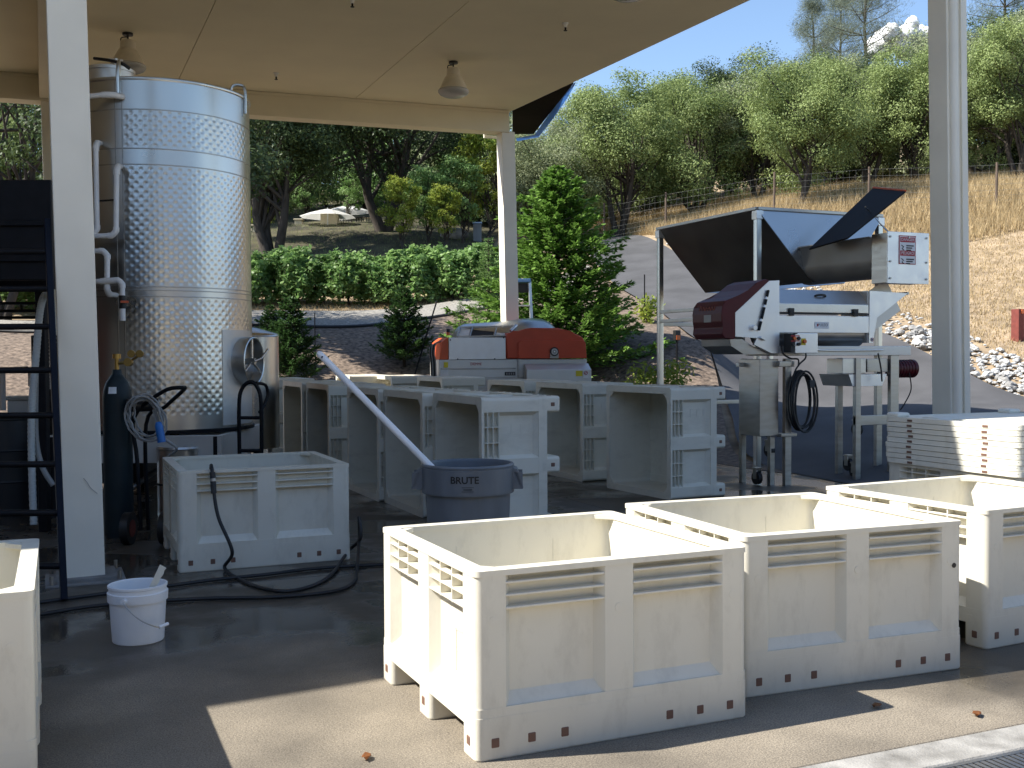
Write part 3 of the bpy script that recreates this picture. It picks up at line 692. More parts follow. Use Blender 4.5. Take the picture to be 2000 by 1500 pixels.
bx_, by_ = .44, 6.02
t = thing('bucket', 'white plastic bucket with wire handle on the wet floor', 'bucket', (bx_, by_, 0))
bm = N(); lathe(bm, [(0, .003), (.128, .0), (.132, .006), (.144, .215), (.153, .217), (.155, .262), (.147, .265), (.147, .285), (.152, .288), (.152, .300), (.146, .302), (.142, .298), (.128, .02), (0, .012)], 48); obj('pail', bm, 'bucket_plastic', t)
a = math.atan2(-FW.y, -FW.x)
e1 = Vector((math.cos(a - .35) * .157, math.sin(a - .35) * .157, .24)); e2 = Vector((math.cos(a + 2.7) * .157, math.sin(a + 2.7) * .157, .24))
pts = []
pl = [e1 + FW * 0, e1 * 1.0]
hd = [at(240, 1177, 5.52), at(255, 1196, 5.5), at(275, 1212, 5.49), at(297, 1222, 5.5), at(312, 1225, 5.52), at(326, 1219, 5.56)]
hl = [p - Vector((bx_, by_, 0)) for p in hd]
bm = N(); tube(bm, smoothpath(hl, 6), .0028, 6); bw = obj('wire_handle', bm, 'steel_dull', t)
bm = N(); tube(bm, [hl[-2] - (hl[-1] - hl[-2]) * .1, hl[-1] + (hl[-1] - hl[-2]) * .15], .009, 8); obj('grip', bm, 'bucket_plastic', bw)
for e in (hl[0],):
    bm = N(); cyl(bm, e, e + FW * .03, .014, 12); obj('handle_boss', bm, 'bucket_plastic', t)
t = thing('scraper', 'white plastic scraper with wavy edge standing in the bucket', 'scraper', (bx_, by_, 0.02))
bm = N(); s0 = at(292, 1158, 5.7) - t.location; s1 = at(318, 1106, 5.68) - t.location; d = (s1 - s0).normalized(); sd = d.cross(FW).normalized()
s0 = s0 - d * .16
pts = []; L_ = (s1 - s0).length
for k in range(19):
    f = k / 18; pts.append(s0 + d * (L_ * f) - sd * (.011 + .009 * f + .0028 * math.sin(k * 2.1)))
for k in range(6): f = 1 - k / 5; pts.append(s0 + d * (L_ * f + (.012 if 0 < k < 2 else 0)) + sd * (.011 + .006 * f))
A = [bm.verts.new(p - FW * .004) for p in pts]; B = [bm.verts.new(p + FW * .004) for p in pts]; bm.faces.new(A); bm.faces.new(B[::-1])
for k in range(len(pts)): bm.faces.new((A[k], B[k], B[(k + 1) % len(pts)], A[(k + 1) % len(pts)]))
obj('blade', bm, 'lid_plastic', t)

def gpt(px, py, h=.014):
    d = c_f + c_r * ((px - 1000) / FPX) + c_u * ((750 - py) / FPX); return Vector((0, 0, CAMH)) + d * ((h - CAMH) / d.z)
HR = .0125
fr = 7.746
h1 = [Vector((1.08, 7.95, .50)), Vector((1.07, 7.79, .715)), Vector((1.068, 7.755, .735)), Vector((1.068, 7.715, .70)), Vector((1.075, 7.70, .56)), Vector((1.10, 7.66, .38)), Vector((1.18, 7.6, .15)), gpt(440, 1112), gpt(500, 1145), gpt(570, 1154), gpt(640, 1128), gpt(680, 1085) + Vector((0, 0, .03)), Vector((2.13, 7.72, .16)), Vector((2.135, 7.78, .30)), Vector((2.15, 7.83, .16)), gpt(697, 1112), gpt(690, 1137), gpt(650, 1155), gpt(540, 1166), gpt(400, 1169), gpt(200, 1182), gpt(40, 1206), gpt(-200, 1240)]
bm = N(); tube(bm, smoothpath(h1, 10), HR, 10); o = thing('water_hose', 'black rubber hose from the shaded bin looping over the wet floor', 'hose', (1.1, 7.6, 0))
me_ = obj('hose', bm, 'black_rubber', o); me_.matrix_parent_inverse = Matrix.Translation((-1.1, -7.6, 0))
bm = N(); cyl(bm, (1.068, 7.712, .70), (1.075, 7.699, .55), .02, 14); f = obj('swivel_fitting', bm, 'rubber_dark', o); f.matrix_parent_inverse = Matrix.Translation((-1.1, -7.6, 0))
bm = N(); cyl(bm, (1.0705, 7.708, .655), (1.0715, 7.706, .635), .022, 14); f = obj('clamp_collar', bm, 'steel_dull', f)
h2 = [gpt(-150, 1210), gpt(60, 1179), gpt(200, 1160), gpt(330, 1144), gpt(420, 1132), gpt(520, 1122), gpt(620, 1110), gpt(740, 1103), gpt(860, 1100)]
bm = N(); tube(bm, smoothpath(h2, 8), HR, 8); tag(obj('water_hose', bm, 'black_rubber'), 'second black hose lying straight across the floor behind the bucket', 'hose')
for px, py, lb in ((237, 1253, 'brown dead leaf lying against the bucket'), (716, 1481, 'orange dead leaf near the bottom of the picture on sunlit concrete'), (1712, 1381, 'small brown leaf in the shadow of the middle bin'), (1908, 1397, 'orange leaf speck on concrete at lower right')):
    p = gpt(px, py, .004); n = 9; bm = N()
    vv = [bm.verts.new((.03 * math.cos(2 * math.pi * k / n) * (1.3 if k % 2 else .8), .018 * math.sin(2 * math.pi * k / n), .004 + .01 * abs(math.sin(k * 1.3)))) for k in range(n)]
    bm.faces.new(vv); bmesh.ops.solidify(bm, geom=bm.faces[:], thickness=.001)
    o = obj('dead_leaf', bm, 'leaf_dead', None, False); o.location = p; o.rotation_euler = (0, 0, random.random() * 6); tag(o, lb, 'leaf', 'dead leaves on the concrete')

# ------------------------------------------------------------------ the tall jacketed tank
TR = 0.885; tc_ = at(319, 750, 11.0); TX, TY = tc_.x, tc_.y; ZB, ZT = 0.80, 4.10
tank = thing('fermentation_tank', 'tall dimpled stainless steel tank with round manway door', 'tank', (TX, TY, 0))
fa = math.atan2(-TY, -TX)                       # angle that faces the viewer
def zt(py, z=10.05): return at(300, py, z).z
bands = []                                      # dimpled zones (z0,z1)
z1a, z1b = zt(215), zt(287); z2a, z2b = zt(322), zt(556); z3a, z3b = zt(580), zt(815)
def shell_mesh():
    nA = 720; dz = 0.0105; zs = np.arange(ZB, ZT + 1e-6, dz); A = np.linspace(0, 2 * np.pi, nA, endpoint=False)
    aa, zz = np.meshgrid(A, zs); sp = 0.088; rel = (aa - fa + np.pi) % (2 * np.pi) - np.pi
    u = rel * TR / sp; v = zz / sp
    d = np.full(aa.shape, 9.0)
    for ou, ov in ((0, 0), (.5, .5)):
        d = np.minimum(d, np.hypot((u - ou) - np.round(u - ou), (v - ov) - np.round(v - ov)))
    rim = np.exp(-(d / 0.21) ** 2) * -0.0032 + np.exp(-((d - .30) / .12) ** 2) * 0.0008
    dot = np.exp(-(d / 0.05) ** 2) * 0.0012
    inz = np.zeros(aa.shape)
    for a, b in ((z1b, z1a), (z2b, z2a), (z3b, z3a)): inz = np.maximum(inz, np.clip((zz - a) / .02, 0, 1) * np.clip((b - zz) / .02, 0, 1))
    s0 = (rel > -0.38) & (rel < 2.7)
    # clear of the door plate
    plate = (rel > .66) & (rel < 1.35) & (zz > zt(840)) & (zz < zt(640)); s0 &= ~plate
    wob = 0.0012 * np.sin(rel * 7 + zz * 1.3) + .0012 * np.sin(zz * 5.1 + rel * 3)
    r = TR + (rim + dot) * inz * s0 + wob
    V = np.stack([r * np.cos(aa), r * np.sin(aa), zz], -1).reshape(-1, 3)
    n, m = aa.shape; i = np.arange(n * m).reshape(n, m); j = np.roll(i, -1, 1)
    F = np.stack([i[:-1].ravel(), j[:-1].ravel(), j[1:].ravel(), i[1:].ravel()], 1)
    return npmesh('shell', V, F)
link('shell', shell_mesh(), 'steel', tank, True, 60)
bm = N(); lathe(bm, [(TR - .02, ZT - .01), (TR + .012, ZT - .01), (TR + .016, ZT + .004), (TR + .012, ZT + .018), (TR - .02, ZT + .02), (.5, ZT + .05), (.2, ZT + .08), (.01, ZT + .085)], 96); obj('top_cone', bm, 'steel', tank)
for py in (213, 289, 320, 559, 566, 578):
    bm = N(); z = zt(py); lathe(bm, [(TR - .004, z - .006), (TR + .004, z - .005), (TR + .005, z), (TR + .004, z + .005), (TR - .004, z + .006)], 96); obj('weld_band', bm, 'steel_dull', tank)
bm = N(); lathe(bm, [(TR - .03, ZB - .03), (TR + .018, ZB - .03), (TR + .02, ZB + .004), (TR - .01, ZB + .01)], 96); obj('bottom_ring', bm, 'black_steel', tank)
bm = N(); lathe(bm, [(.06, ZB - .09), (TR - .01, ZB - .02), (TR - .01, ZB)], 64); obj('bottom_plate', bm, 'steel_dull', tank)
rt = math.atan2(FW.y, FW.x)
bm = N(); mt = Matrix.Rotation(rt - R(90), 4, 'Z')
box(bm, (-.85, -.86, ZB - .30), (.82, -.80, ZB - .04), .006, mtx=mt); box(bm, (-.85, .80, ZB - .30), (.82, .86, ZB - .04), .006, mtx=mt)
box(bm, (-.85, -.79, ZB - .30), (-.80, .79, ZB - .04), .006, mtx=mt); box(bm, (.77, -.79, ZB - .30), (.82, .79, ZB - .04), .006, mtx=mt); obj('base_frame', bm, 'steel_panel', tank)
for x, y in ((-.78, -.82), (.76, -.82), (-.78, .82), (.76, .82), (.2, -.3)):
    p = mt @ Vector((x, y, 0)); bm = N(); cyl(bm, (p.x, p.y, 0.01), (p.x, p.y, ZB - .05), .045, 16); cyl(bm, (p.x, p.y, 0), (p.x, p.y, .015), .09, 16); obj('leg', bm, 'black_steel', tank)
bm = N(); a, b = mt @ Vector((-.3, -.82, .08)), mt @ Vector((.2, -.3, .5)); cyl(bm, a, b, .025, 12); obj('drain_pipe', bm, 'steel_dull', tank)
def on_tank(rel, z, r=0): a = fa + rel; return Vector(((TR + r) * math.cos(a), (TR + r) * math.sin(a), z))
# front door plate, manway ring with spokes and handle
def curved_plate(r0, r1, z0, z1, th, n=16):
    bm = N(); ins = [[bm.verts.new(on_tank(r0 + (r1 - r0) * k / n, z, t)) for k in range(n + 1)] for z in (z0, z1) for t in (-.002, th)]
    a, b, c, d = ins
    for k in range(n):
        for q in ((b[k], b[k + 1], d[k + 1], d[k]), (a[k], b[k], b[k + 1], a[k + 1]), (c[k], c[k + 1], d[k + 1], d[k])): bm.faces.new(q)
    bm.faces.new((a[0], b[0], d[0], c[0])); bm.faces.new((a[-1], c[-1], d[-1], b[-1])); return bm
obj('door_plate', curved_plate(.67, 1.34, zt(838), zt(642), .006), 'steel_panel', tank)
mr = 1.07; mz = zt(707, 10.4); mc = on_tank(mr, mz); nn = Vector((math.cos(fa + mr), math.sin(fa + mr), 0)); tt = Vector((-nn.y, nn.x, 0))
def mpt(u, v, w_): return mc + tt * u + UP * v + nn * w_
def torus_ring(rad, w0, tr_, n=40): return [mpt(rad * math.cos(2 * math.pi * k / n), rad * 1.0 * math.sin(2 * math.pi * k / n), w0) for k in range(n)]
bm = N(); n = 44
for (ra, wa), (rb, wb) in zip([(.225, -.06), (.225, .11), (.235, .115), (.245, .11), (.245, -.06)], [(.225, .11), (.235, .115), (.245, .11), (.245, -.06), (.225, -.06)]):
    A = [bm.verts.new(p) for p in torus_ring(ra, wa, 0, n)]; B = [bm.verts.new(p) for p in torus_ring(rb, wb, 0, n)]
    for k in range(n): bm.faces.new((A[k], A[(k + 1) % n], B[(k + 1) % n], B[k]))
man = obj('manway', bm, 'steel', tank)
bm = N(); A = [bm.verts.new(p) for p in torus_ring(.226, .005, 0, n)]; bm.faces.new(A); obj('door_leaf', bm, 'steel_dull', man)
for ang in (90, 210, 330):
    bm = N(); a, b = mpt(0, 0, .085), mpt(.222 * math.cos(R(ang)), .222 * math.sin(R(ang)), .085); tube(bm, [a, b], .013, 10); obj('spoke', bm, 'steel', man)
bm = N(); tube(bm, [mpt(0, 0, .0), mpt(0, 0, .12)], .032, 16); obj('hub', bm, 'steel', man)
bm = N(); tube(bm, [mpt(-.03, 0, .12), mpt(.10, .03, .14), mpt(.20, .12, .17)], .012, 10); obj('crank_handle', bm, 'steel', man)
# lifting lugs, top hatch and its hose
for r_, up in ((-.42, .16), (1.13, .12)):
    bm = N(); tube(bm, smoothpath([on_tank(r_, ZT - .16, .02), on_tank(r_, ZT + .06, .02), on_tank(r_, ZT + up, -.01), on_tank(r_ - .05, ZT + up - .01, -.09), on_tank(r_ - .06, ZT, -.12)], 4), .016, 8); obj('lifting_lug', bm, 'steel', tank)
    bm = curved_plate(r_ - .035, r_ + .035, ZT - .19, ZT - .03, .008, 4); obj('lug_plate', bm, 'steel', tank)
hx = at(215, 140, 11.0) - Vector((TX, TY, 0))
bm = N(); lathe(bm, [(.23, ZT + .04), (.23, ZT + .30), (.245, ZT + .30), (.245, ZT + .33), (.2, ZT + .35), (.05, ZT + .38), (.004, ZT + .38)], 36, (hx.x, hx.y, 0)); hatch = obj('top_hatch', bm, 'steel_bright', tank)
bm = N(); cyl(bm, (hx.x + .05, hx.y - .1, ZT + .33), (hx.x + .05, hx.y - .1, ZT + .43), .02, 10); cyl(bm, (hx.x - .02, hx.y - .1, ZT + .42), (hx.x + .12, hx.y - .1, ZT + .42), .012, 8); obj('hatch_clamp', bm, 'steel_bright', hatch)
bm = N(); h_ = [at(184, 114, 10.6), at(214, 118, 10.5), at(238, 124, 10.45), at(253, 134, 10.5)]; tube(bm, [p - Vector((TX, TY, 0)) for p in smoothpath(h_, 6)], .016, 8); obj('gasket_strap', bm, 'black_rubber', tank)
# seam of the plain left side
for r_ in (-.395, -.47): bm = curved_plate(r_, r_ + .012, ZB, ZT - .02, .004, 2); obj('vertical_seam', bm, 'steel_dull', tank)
# white glycol pipes
def pipe(pts, r=.024, m='pvc_white'):
    P = [at(*p) - Vector((TX, TY, 0)) for p in pts]; out = []
    for i, p in enumerate(P):
        if 0 < i < len(P) - 1:
            a = (P[i - 1] - p).normalized(); b = (P[i + 1] - p).normalized()
            out += [p + a * .05, p + a * .02 + b * .02, p + b * .05]
        else: out.append(p)
    bm = N(); tube(bm, out, r, 12); g = obj('glycol_pipe', bm, m, tank)
    for i in range(1, len(P) - 1):
        p = P[i]; a = (P[i - 1] - p).normalized(); b = (P[i + 1] - p).normalized(); bm = N()
        tube(bm, [p + a * .075, p + a * .045, p + a * .02 + b * .02, p + b * .045, p + b * .075], r * 1.22, 12); obj('elbow', bm, m, g)
    return g
pipe([(120, 193, 9.95), (214, 184, 9.95), (240, 189, 10.02), (250, 190, 10.3)])
pipe([(208, 281, 10.3), (187, 279, 9.95), (190, 456, 9.95), (150, 460, 9.95)])
pipe([(245, 326, 10.2), (228, 325, 9.93), (227, 460, 9.93), (130, 462, 9.95)])
pipe([(130, 490, 9.9), (210, 490, 9.9), (209, 574, 9.9), (232, 577, 10.15)])
pipe([(130, 552, 9.9), (212, 549, 9.88), (239, 546, 9.88), (239, 580, 9.88)])
bm = N(); p = at(239, 590, 9.88) - Vector((TX, TY, 0)); cyl(bm, p + Vector((0, 0, .06)), p - Vector((0, 0, .06)), .032, 12); v = obj('valve', bm, 'black_rubber', tank)
bm = N(); cyl(bm, p - Vector((0, 0, .06)), p - Vector((0, 0, .17)), .027, 12); obj('valve_outlet', bm, 'pvc_white', v)
bm = N(); box(bm, p + Vector((-.02, -.07, -.01)), p + Vector((.05, -.03, .01)), .004); obj('valve_lever', bm, 'orange_red', v)
bm = N(); tube(bm, [at(185, 393, 9.97) - Vector((TX, TY, 0)), at(245, 389, 10.15) - Vector((TX, TY, 0))], .009, 6); obj('pipe_bracket', bm, 'black_steel', tank)

# ------------------------------------------------------------------ gas cylinder, carts, small tanks
p = gpt(233, 1046, 0); t = thing('gas_cylinder', 'tall dark green gas cylinder with brass valve beside the tank', 'gas cylinder', p)
bm = N(); lathe(bm, [(.0, .0), (.115, .0), (.118, .02), (.118, 1.16), (.112, 1.22), (.09, 1.29), (.055, 1.34), (.04, 1.36), (.035, 1.40), (.0, 1.40)], 32); obj('vessel', bm, 'cylinder_green', t)
bm = N(); cyl(bm, (0, 0, 1.39), (0, 0, 1.52), .018, 12); cyl(bm, (0, 0, 1.49), (0, 0, 1.53), .035, 12); obj('valve', bm, 'brass', t)
bm = N(); tube(bm, [(0, 0, 1.45), RT * .1 + Vector((0, 0, 1.46))], .014, 8); cyl(bm, RT * .1 + Vector((0, 0, 1.46)) - FW * .03, RT * .1 + Vector((0, 0, 1.46)) + FW * .02, .035, 14)
for q in (.13, .2): cyl(bm, RT * q + Vector((0, 0, 1.53)) - FW * .03, RT * q + Vector((0, 0, 1.53)) - FW * .005, .032, 16)
tube(bm, [RT * .1 + Vector((0, 0, 1.46)), RT * .165 + Vector((0, 0, 1.5)), RT * .2 + Vector((0, 0, 1.53))], .01, 6); obj('regulator', bm, 'brass', t)
a = math.atan2(-FW.y, -FW.x); bm = N()
for k in range(6):
    a0, a1 = a - .3 + k * .1, a - .3 + (k + 1) * .1
    f = [(math.cos(x) * r_, math.sin(x) * r_, z) for x, r_, z in ((a0, .117, 1.20), (a1, .117, 1.20), (a1, .108, 1.255), (a0, .108, 1.255))]; bm.faces.new([bm.verts.new(q) for q in f])
obj('paper_label', bm, 'print_white', t)
# cart with a coil of grey hose and a blue bottle
g = gpt(300, 1058, 0); t = thing('hose_cart', 'black two-wheeled cart hung with a coil of grey hose by the gas cylinder', 'cart', g)
Lw = lambda px, py, z: at(px, py, z) - g
bm = N(); hz = 9.0
tube(bm, smoothpath([Lw(275, 1035, hz), Lw(268, 900, hz), Lw(262, 815, hz), Lw(318, 765, hz - .1), Lw(356, 757, hz - .12), Lw(358, 762, hz + .1), Lw(322, 795, hz + .2), Lw(285, 830, hz + .25), Lw(290, 1035, hz + .3)], 5), .017, 8); obj('frame', bm, 'black_steel', t)
bm = N(); p = Lw(247, 792, hz - .05); cyl(bm, p, p + FW * .12 + RT * .22, .055, 18); obj('reel_arm', bm, 'black_rubber', t)
for k in range(7):
    n = 26; cx, cy = 288 + random.uniform(-8, 8), 815 + random.uniform(-8, 8); rx, ry = random.uniform(24, 36), random.uniform(36, 50); ph = random.uniform(-.5, .5); zz = hz - .08 - k * .012
    pts = [Lw(cx + rx * math.cos(2 * math.pi * q / n) * (1 + .06 * math.sin(3 * q + k)) + 8 * math.sin(2 * math.pi * q / n + ph), cy + ry * math.sin(2 * math.pi * q / n), zz + .015 * math.sin(q)) for q in range(n)]
    bm = N(); tube(bm, pts, .0085, 6, closed=True); obj('hose_loop', bm, 'hose_grey', t)
bm = N(); tube(bm, smoothpath([Lw(300, 800, hz - .1), Lw(315, 850, hz - .1), Lw(345, 875, hz - .05), Lw(330, 890, hz)], 5), .012, 8); obj('hose_tail', bm, 'hose_grey', t)
bm = N(); p, q = Lw(309, 824, hz - .15), Lw(316, 864, hz - .15); tube(bm, [p, p + (q - p) * .06, p + (q - p) * .2, q], [.018, .026, .032, .034], 14); obj('blue_bottle', bm, 'blue_plastic', t)
for s in (-.16, .14):
    c = RT * s + Vector((0, 0, .13)) - FW * .12; bm = N(); cyl(bm, c - RT * .03, c + RT * .03, .13, 24); wh = obj('wheel', bm, 'black_rubber', t)
    bm = N(); cyl(bm, c - RT * .034, c + RT * .034, .07, 16); obj('hub', bm, 'marker_wood', wh)
p = gpt(302, 1030, 0); t = thing('steel_pot', 'small upright stainless drum standing behind the shaded bin', 'drum', p + FW * .7)
bm = N(); lathe(bm, [(0, 0), (.19, 0), (.195, .02), (.195, .30), (.2, .31), (.195, .32), (.195, .62), (.2, .64), (.19, .66), (.0, .66)], 36); obj('drum_shell', bm, 'steel', t)
bm = N(); lathe(bm, [(.198, .30), (.203, .31), (.198, .32)], 36); obj('hoop', bm, 'black_steel', t)
# hand truck behind the shaded bin
g = gpt(492, 1005, 0); g = at(492, 900, 10.2); g.z = 0
t = thing('hand_truck', 'black tube hand truck with looped handle behind the shaded bin', 'hand truck', g)
Lw = lambda px, py, z: at(px, py, z) - g
bm = N(); lo = [Lw(470, 990, 10.1), Lw(468, 900, 10.1), Lw(467, 790, 10.05), Lw(474, 757, 10.05), Lw(490, 746, 10.05), Lw(503, 757, 10.05), Lw(510, 790, 10.05), Lw(511, 900, 10.1), Lw(512, 990, 10.1)]
tube(bm, smoothpath(lo, 6), .019, 10); obj('frame', bm, 'black_steel', t)
bm = N(); tube(bm, smoothpath([Lw(500, 748, 10.05), Lw(518, 752, 10.2), Lw(523, 770, 10.25), Lw(515, 792, 10.2), Lw(507, 805, 10.06)], 5), .015, 8); obj('handle_loop', bm, 'black_steel', t)
for py in (816, 880, 940): bm = N(); tube(bm, [Lw(467, py, 10.08), Lw(511, py, 10.08)], .016, 8); obj('crossbar', bm, 'black_steel', t)
for s in (-.17, .17):
    c = RT * s + Vector((0, 0, .13)) + FW * .1; bm = N(); cyl(bm, c - RT * .03, c + RT * .03, .13, 22); obj('wheel', bm, 'black_rubber', t)
bm = N(); box(bm, (-.2, -.3, .01), (.2, 0, .022)); obj('toe_plate', bm, 'black_steel', t)
g = at(215, 900, 12.6); g.z = 0; t = thing('shade_fill_box', 'dark box added to fill the deep shade behind the gas cylinder', 'cabinet', g, -TH)  # made-up dark box, stands in for the deep shade here
bm = N(); box(bm, (-.75, -.35, .06), (.55, .35, 1.75), .01); obj('casing', bm, 'black_rubber', t)
for k in range(9): bm = N(); box(bm, (-.65, -.362, .3 + k * .14), (.45, -.352, .36 + k * .14)); obj('louvre', bm, 'rubber_dark', t)
for x in (-.7, .5): bm = N(); box(bm, (x - .04, -.3, 0), (x + .04, .3, .058)); obj('foot', bm, 'black_steel', t)
# small tank behind
g = at(484, 700, 13.6); g.z = 0; t = thing('small_steel_tank', 'shorter stainless steel tank half hidden behind the tall one', 'tank', g)
bm = N(); lathe(bm, [(.0, .35), (.38, .35), (.385, .37), (.385, 1.74), (.39, 1.75), (.385, 1.77), (.36, 1.79), (.12, 1.86), (.0, 1.87)], 48); obj('shell', bm, 'steel', t)
for k in range(3):
    a = R(20 + 120 * k); bm = N(); cyl(bm, (.3 * math.cos(a), .3 * math.sin(a), 0), (.3 * math.cos(a), .3 * math.sin(a), .37), .03, 10); obj('leg', bm, 'steel_dull', t)
bm = N(); p = RT * .09 - FW * .383; box(bm, p + Vector((-.05, -.03, 1.15)), p + Vector((.05, .03, 1.36)), .004); obj('name_plate', bm, 'steel_panel', t)

# ------------------------------------------------------------------ black stair, catwalk and things seen through it
g = gpt(128, 1172, 0); t = thing('steel_ladder', 'black steel ladder stair with blue side rails at the left edge', 'ladder', g)
Lw = lambda px, py, z: at(px, py, z) - g
zl = g.dot(FW)
bm = N(); a, b = Lw(125, 1172, zl), Lw(92, 430, zl + .55); sdn = Vector((.03, 0, 0))
def bar(bm, a, b, wx, wy):
    d = (b - a); L_ = d.length; q = d.to_track_quat('Z', 'Y').to_matrix().to_4x4(); box(bm, (-wx, -wy, 0), (wx, wy, L_), .004, 1, Matrix.Translation(a) @ q)
bar(bm, a, b, .02, .035); obj('rail', bm, 'blue_steel', t)
bm = N(); bar(bm, a - RT * .74, b - RT * .74, .02, .035); obj('rail', bm, 'blue_steel', t)
for py in (1110, 1012, 920, 826, 737, 650, 573, 496):
    f = (1172 - py) / (1172 - 430); c = a + (b - a) * f; bm = N(); tube(bm, [c - RT * .74, c], .021, 10); obj('rung', bm, 'black_steel', t)
cz = at(50, 352, 8.2).z
cw = thing('catwalk', 'black steel catwalk platform with deep side beams at the upper left', 'catwalk', (0, 0, 0))
A0 = at(99, 500, 8.2); 
for k in range(2):
    o_ = FW * (k * 1.1) - RT * (.45 * k); bm = N(); a = at(101, 352, 8.2) + o_; b = at(101, 352, 8.2) - RT * 4 + o_
    mt = Matrix.Translation((a.x, a.y, 0)) @ Matrix.Rotation(-TH, 4, 'Z')
    box(bm, (-4, -.02, cz - .76), (0.0, .02, cz), .005, 1, mt); obj('side_beam', bm, 'black_steel', cw)
    for dz in (-.33, -.60):
        bm = N(); box(bm, (-4, -.05, cz + dz - .02), (0, -.021, cz + dz + .02), .003, 1, mt); obj('flange', bm, 'black_steel', cw)
mt = Matrix.Translation((A0.x, A0.y, 0)) @ Matrix.Rotation(-TH, 4, 'Z') @ Matrix.Translation((-.42, 0, 0))
for k in range(14):
    bm = N(); box(bm, (-4 + k * .285, .02, cz - .3), (-4 + k * .285 + .27, 1.08, cz - .27)); bmesh.ops.transform(bm, matrix=mt, verts=bm.verts[:]); obj('deck_plate', bm, 'black_steel', cw)
for x in (-3.8, -.15):
    bm = N(); box(bm, (x, 1.0, 0), (x + .08, 1.08, cz - .765), .004, 1, mt); obj('leg', bm, 'black_steel', cw)
# lower cross bars of the racking behind
for py in (540, 560, 592, 607, 620):
    bm = N(); c = at(82, py, 9.3); tube(bm, [c - RT * 2.2, c], .013, 6); obj('brace_bar', bm, 'black_steel', cw)
g = at(85, 1075, 8.6); g.z = 0
t = thing('corrugated_hose', 'clear corrugated suction hose hung up behind the ladder', 'hose', g)
Lw = lambda px, py, z: at(px, py, z) - g
bm = N(); pts = smoothpath([Lw(66, 1025, 8.7), Lw(62, 900, 8.75), Lw(62, 800, 8.75), Lw(70, 700, 8.75), Lw(78, 610, 8.75), Lw(88, 576, 8.75), Lw(99, 590, 8.7), Lw(103, 680, 8.7), Lw(105, 760, 8.7)], 24)
tube(bm, pts, [.027 + .003 * (k % 2) for k in range(len(pts))], 10); obj('hose', bm, 'hose_clear', t)
bm = N(); pts = smoothpath([Lw(70, 720, 8.8), Lw(70, 850, 8.8), Lw(82, 910, 8.8), Lw(104, 948, 8.8)], 8); tube(bm, pts, .022, 8); obj('hose_end', bm, 'hose_grey', t)
g = at(15, 860, 10.5); g.z = 0; t = thing('black_barrel', 'dark barrel standing behind the ladder rungs', 'barrel', g)
bm = N(); lathe(bm, [(0, 0), (.27, 0), (.28, .02), (.29, .3), (.3, .31), (.29, .33), (.29, .6), (.3, .61), (.29, .63), (.28, .9), (.27, .92), (0, .92)], 32); obj('drum_shell', bm, 'black_rubber', t)
bm = N(); lathe(bm, [(.285, .9), (.295, .91), (.295, .94), (.28, .95), (0, .95)], 32); obj('lid', bm, 'rubber_dark', t)
g = at(52, 820, 11.5); g.z = 0; t = thing('white_pump_box', 'small white cabinet with bent white pipe behind the ladder', 'cabinet', g)
bm = N(); box(bm, (-.18, -.15, .35), (.18, .15, 1.05), .012); obj('cabinet_body', bm, 'white_paint', t)
bm = N(); box(bm, (-.2, -.17, 1.052), (.2, .17, 1.09), .008); obj('top', bm, 'pvc_dirty', t)
for x, y in ((-.15, -.12), (.15, -.12), (-.15, .12), (.15, .12)): bm = N(); cyl(bm, (x, y, 0), (x, y, .36), .02, 8); obj('leg', bm, 'pvc_dirty', t)
bm = N(); tube(bm, [(-.22, -.2, .95), (-.22, -.2, 1.34), (-.20, -.2, 1.37), (.02, -.2, 1.38), (.05, -.2, 1.36), (.05, -.18, 1.2)], .03, 10); obj('white_pipe', bm, 'pvc_white', t)

# ------------------------------------------------------------------ crusher destemmer on legs
YD = 10.0                                        # its front face
def dX(px, Y=YD): return atY(px, 700, Y).x
def dZ(py, px=1560, Y=YD): return atY(px, py, Y).z
DX0, DD = dX(1443), 0.58
ds = thing('crusher_destemmer', 'stainless crusher destemmer on tall legs with burgundy drive cover', 'crusher', (DX0, YD, 0))
def DB(name, x0, x1, y0, y1, z0, z1, m, par=None, bev=.006):
    bm = N(); box(bm, (x0 - DX0, y0, z0), (x1 - DX0, y1, z1), bev, 2); return obj(name, bm, m, par or ds)
zf0, zf1 = dZ(695), dZ(676)
DB('frame_beam', dX(1517), dX(1777), -.02, .05, zf0, zf1, 'steel_panel')
DB('frame_beam', dX(1517), dX(1777), DD - .05, DD + .02, zf0, zf1, 'steel_panel')
DB('frame_end', dX(1777) - .05, dX(1777) - .001, .052, DD - .052, zf0 + .003, zf1 - .003, 'steel_panel')
DB('frame_end', dX(1517), dX(1517) + .05, .052, DD - .052, zf0 + .003, zf1 - .003, 'steel_panel')
# housing: drum trough, front panel, hinged tread plate lid
bm = N(); pr = []; zc = dZ(655); x0, x1 = dX(1520) - DX0, dX(1696) - DX0
for k in range(13): a = R(180 + 180 * k / 12); pr.append((.29 + .25 * math.cos(a), zc + .02 + .17 * math.sin(a)))
prism(bm, pr + [(.54, zc + .1), (.04, zc + .1)], 'x', x0, x1); obj('drum_trough', bm, 'steel_dull', ds)
front = DB('front_panel', dX(1518), dX(1697), 0, .03, dZ(650), dZ(616), 'steel_bright')
DB('rear_panel', dX(1518), dX(1697), DD - .03, DD, dZ(650), dZ(616), 'steel_bright')
bm = N(); z0, z1, z2 = dZ(610), dZ(593), dZ(567)
prism(bm, [(.0, z0), (.0, z1), (.16, z2 + .02), (.44, z2 + .02), (DD, z1), (DD, z0)], 'x', dX(1519) - DX0, dX(1696) - DX0, .004); lid = obj('hood', bm, 'tread_plate', ds)
bm = N(); box(bm, (dX(1519) - DX0, -.012, dZ(614)), (dX(1696) - DX0, -.002, dZ(611.5))); obj('hinge_gap', bm, 'black_rubber', ds)
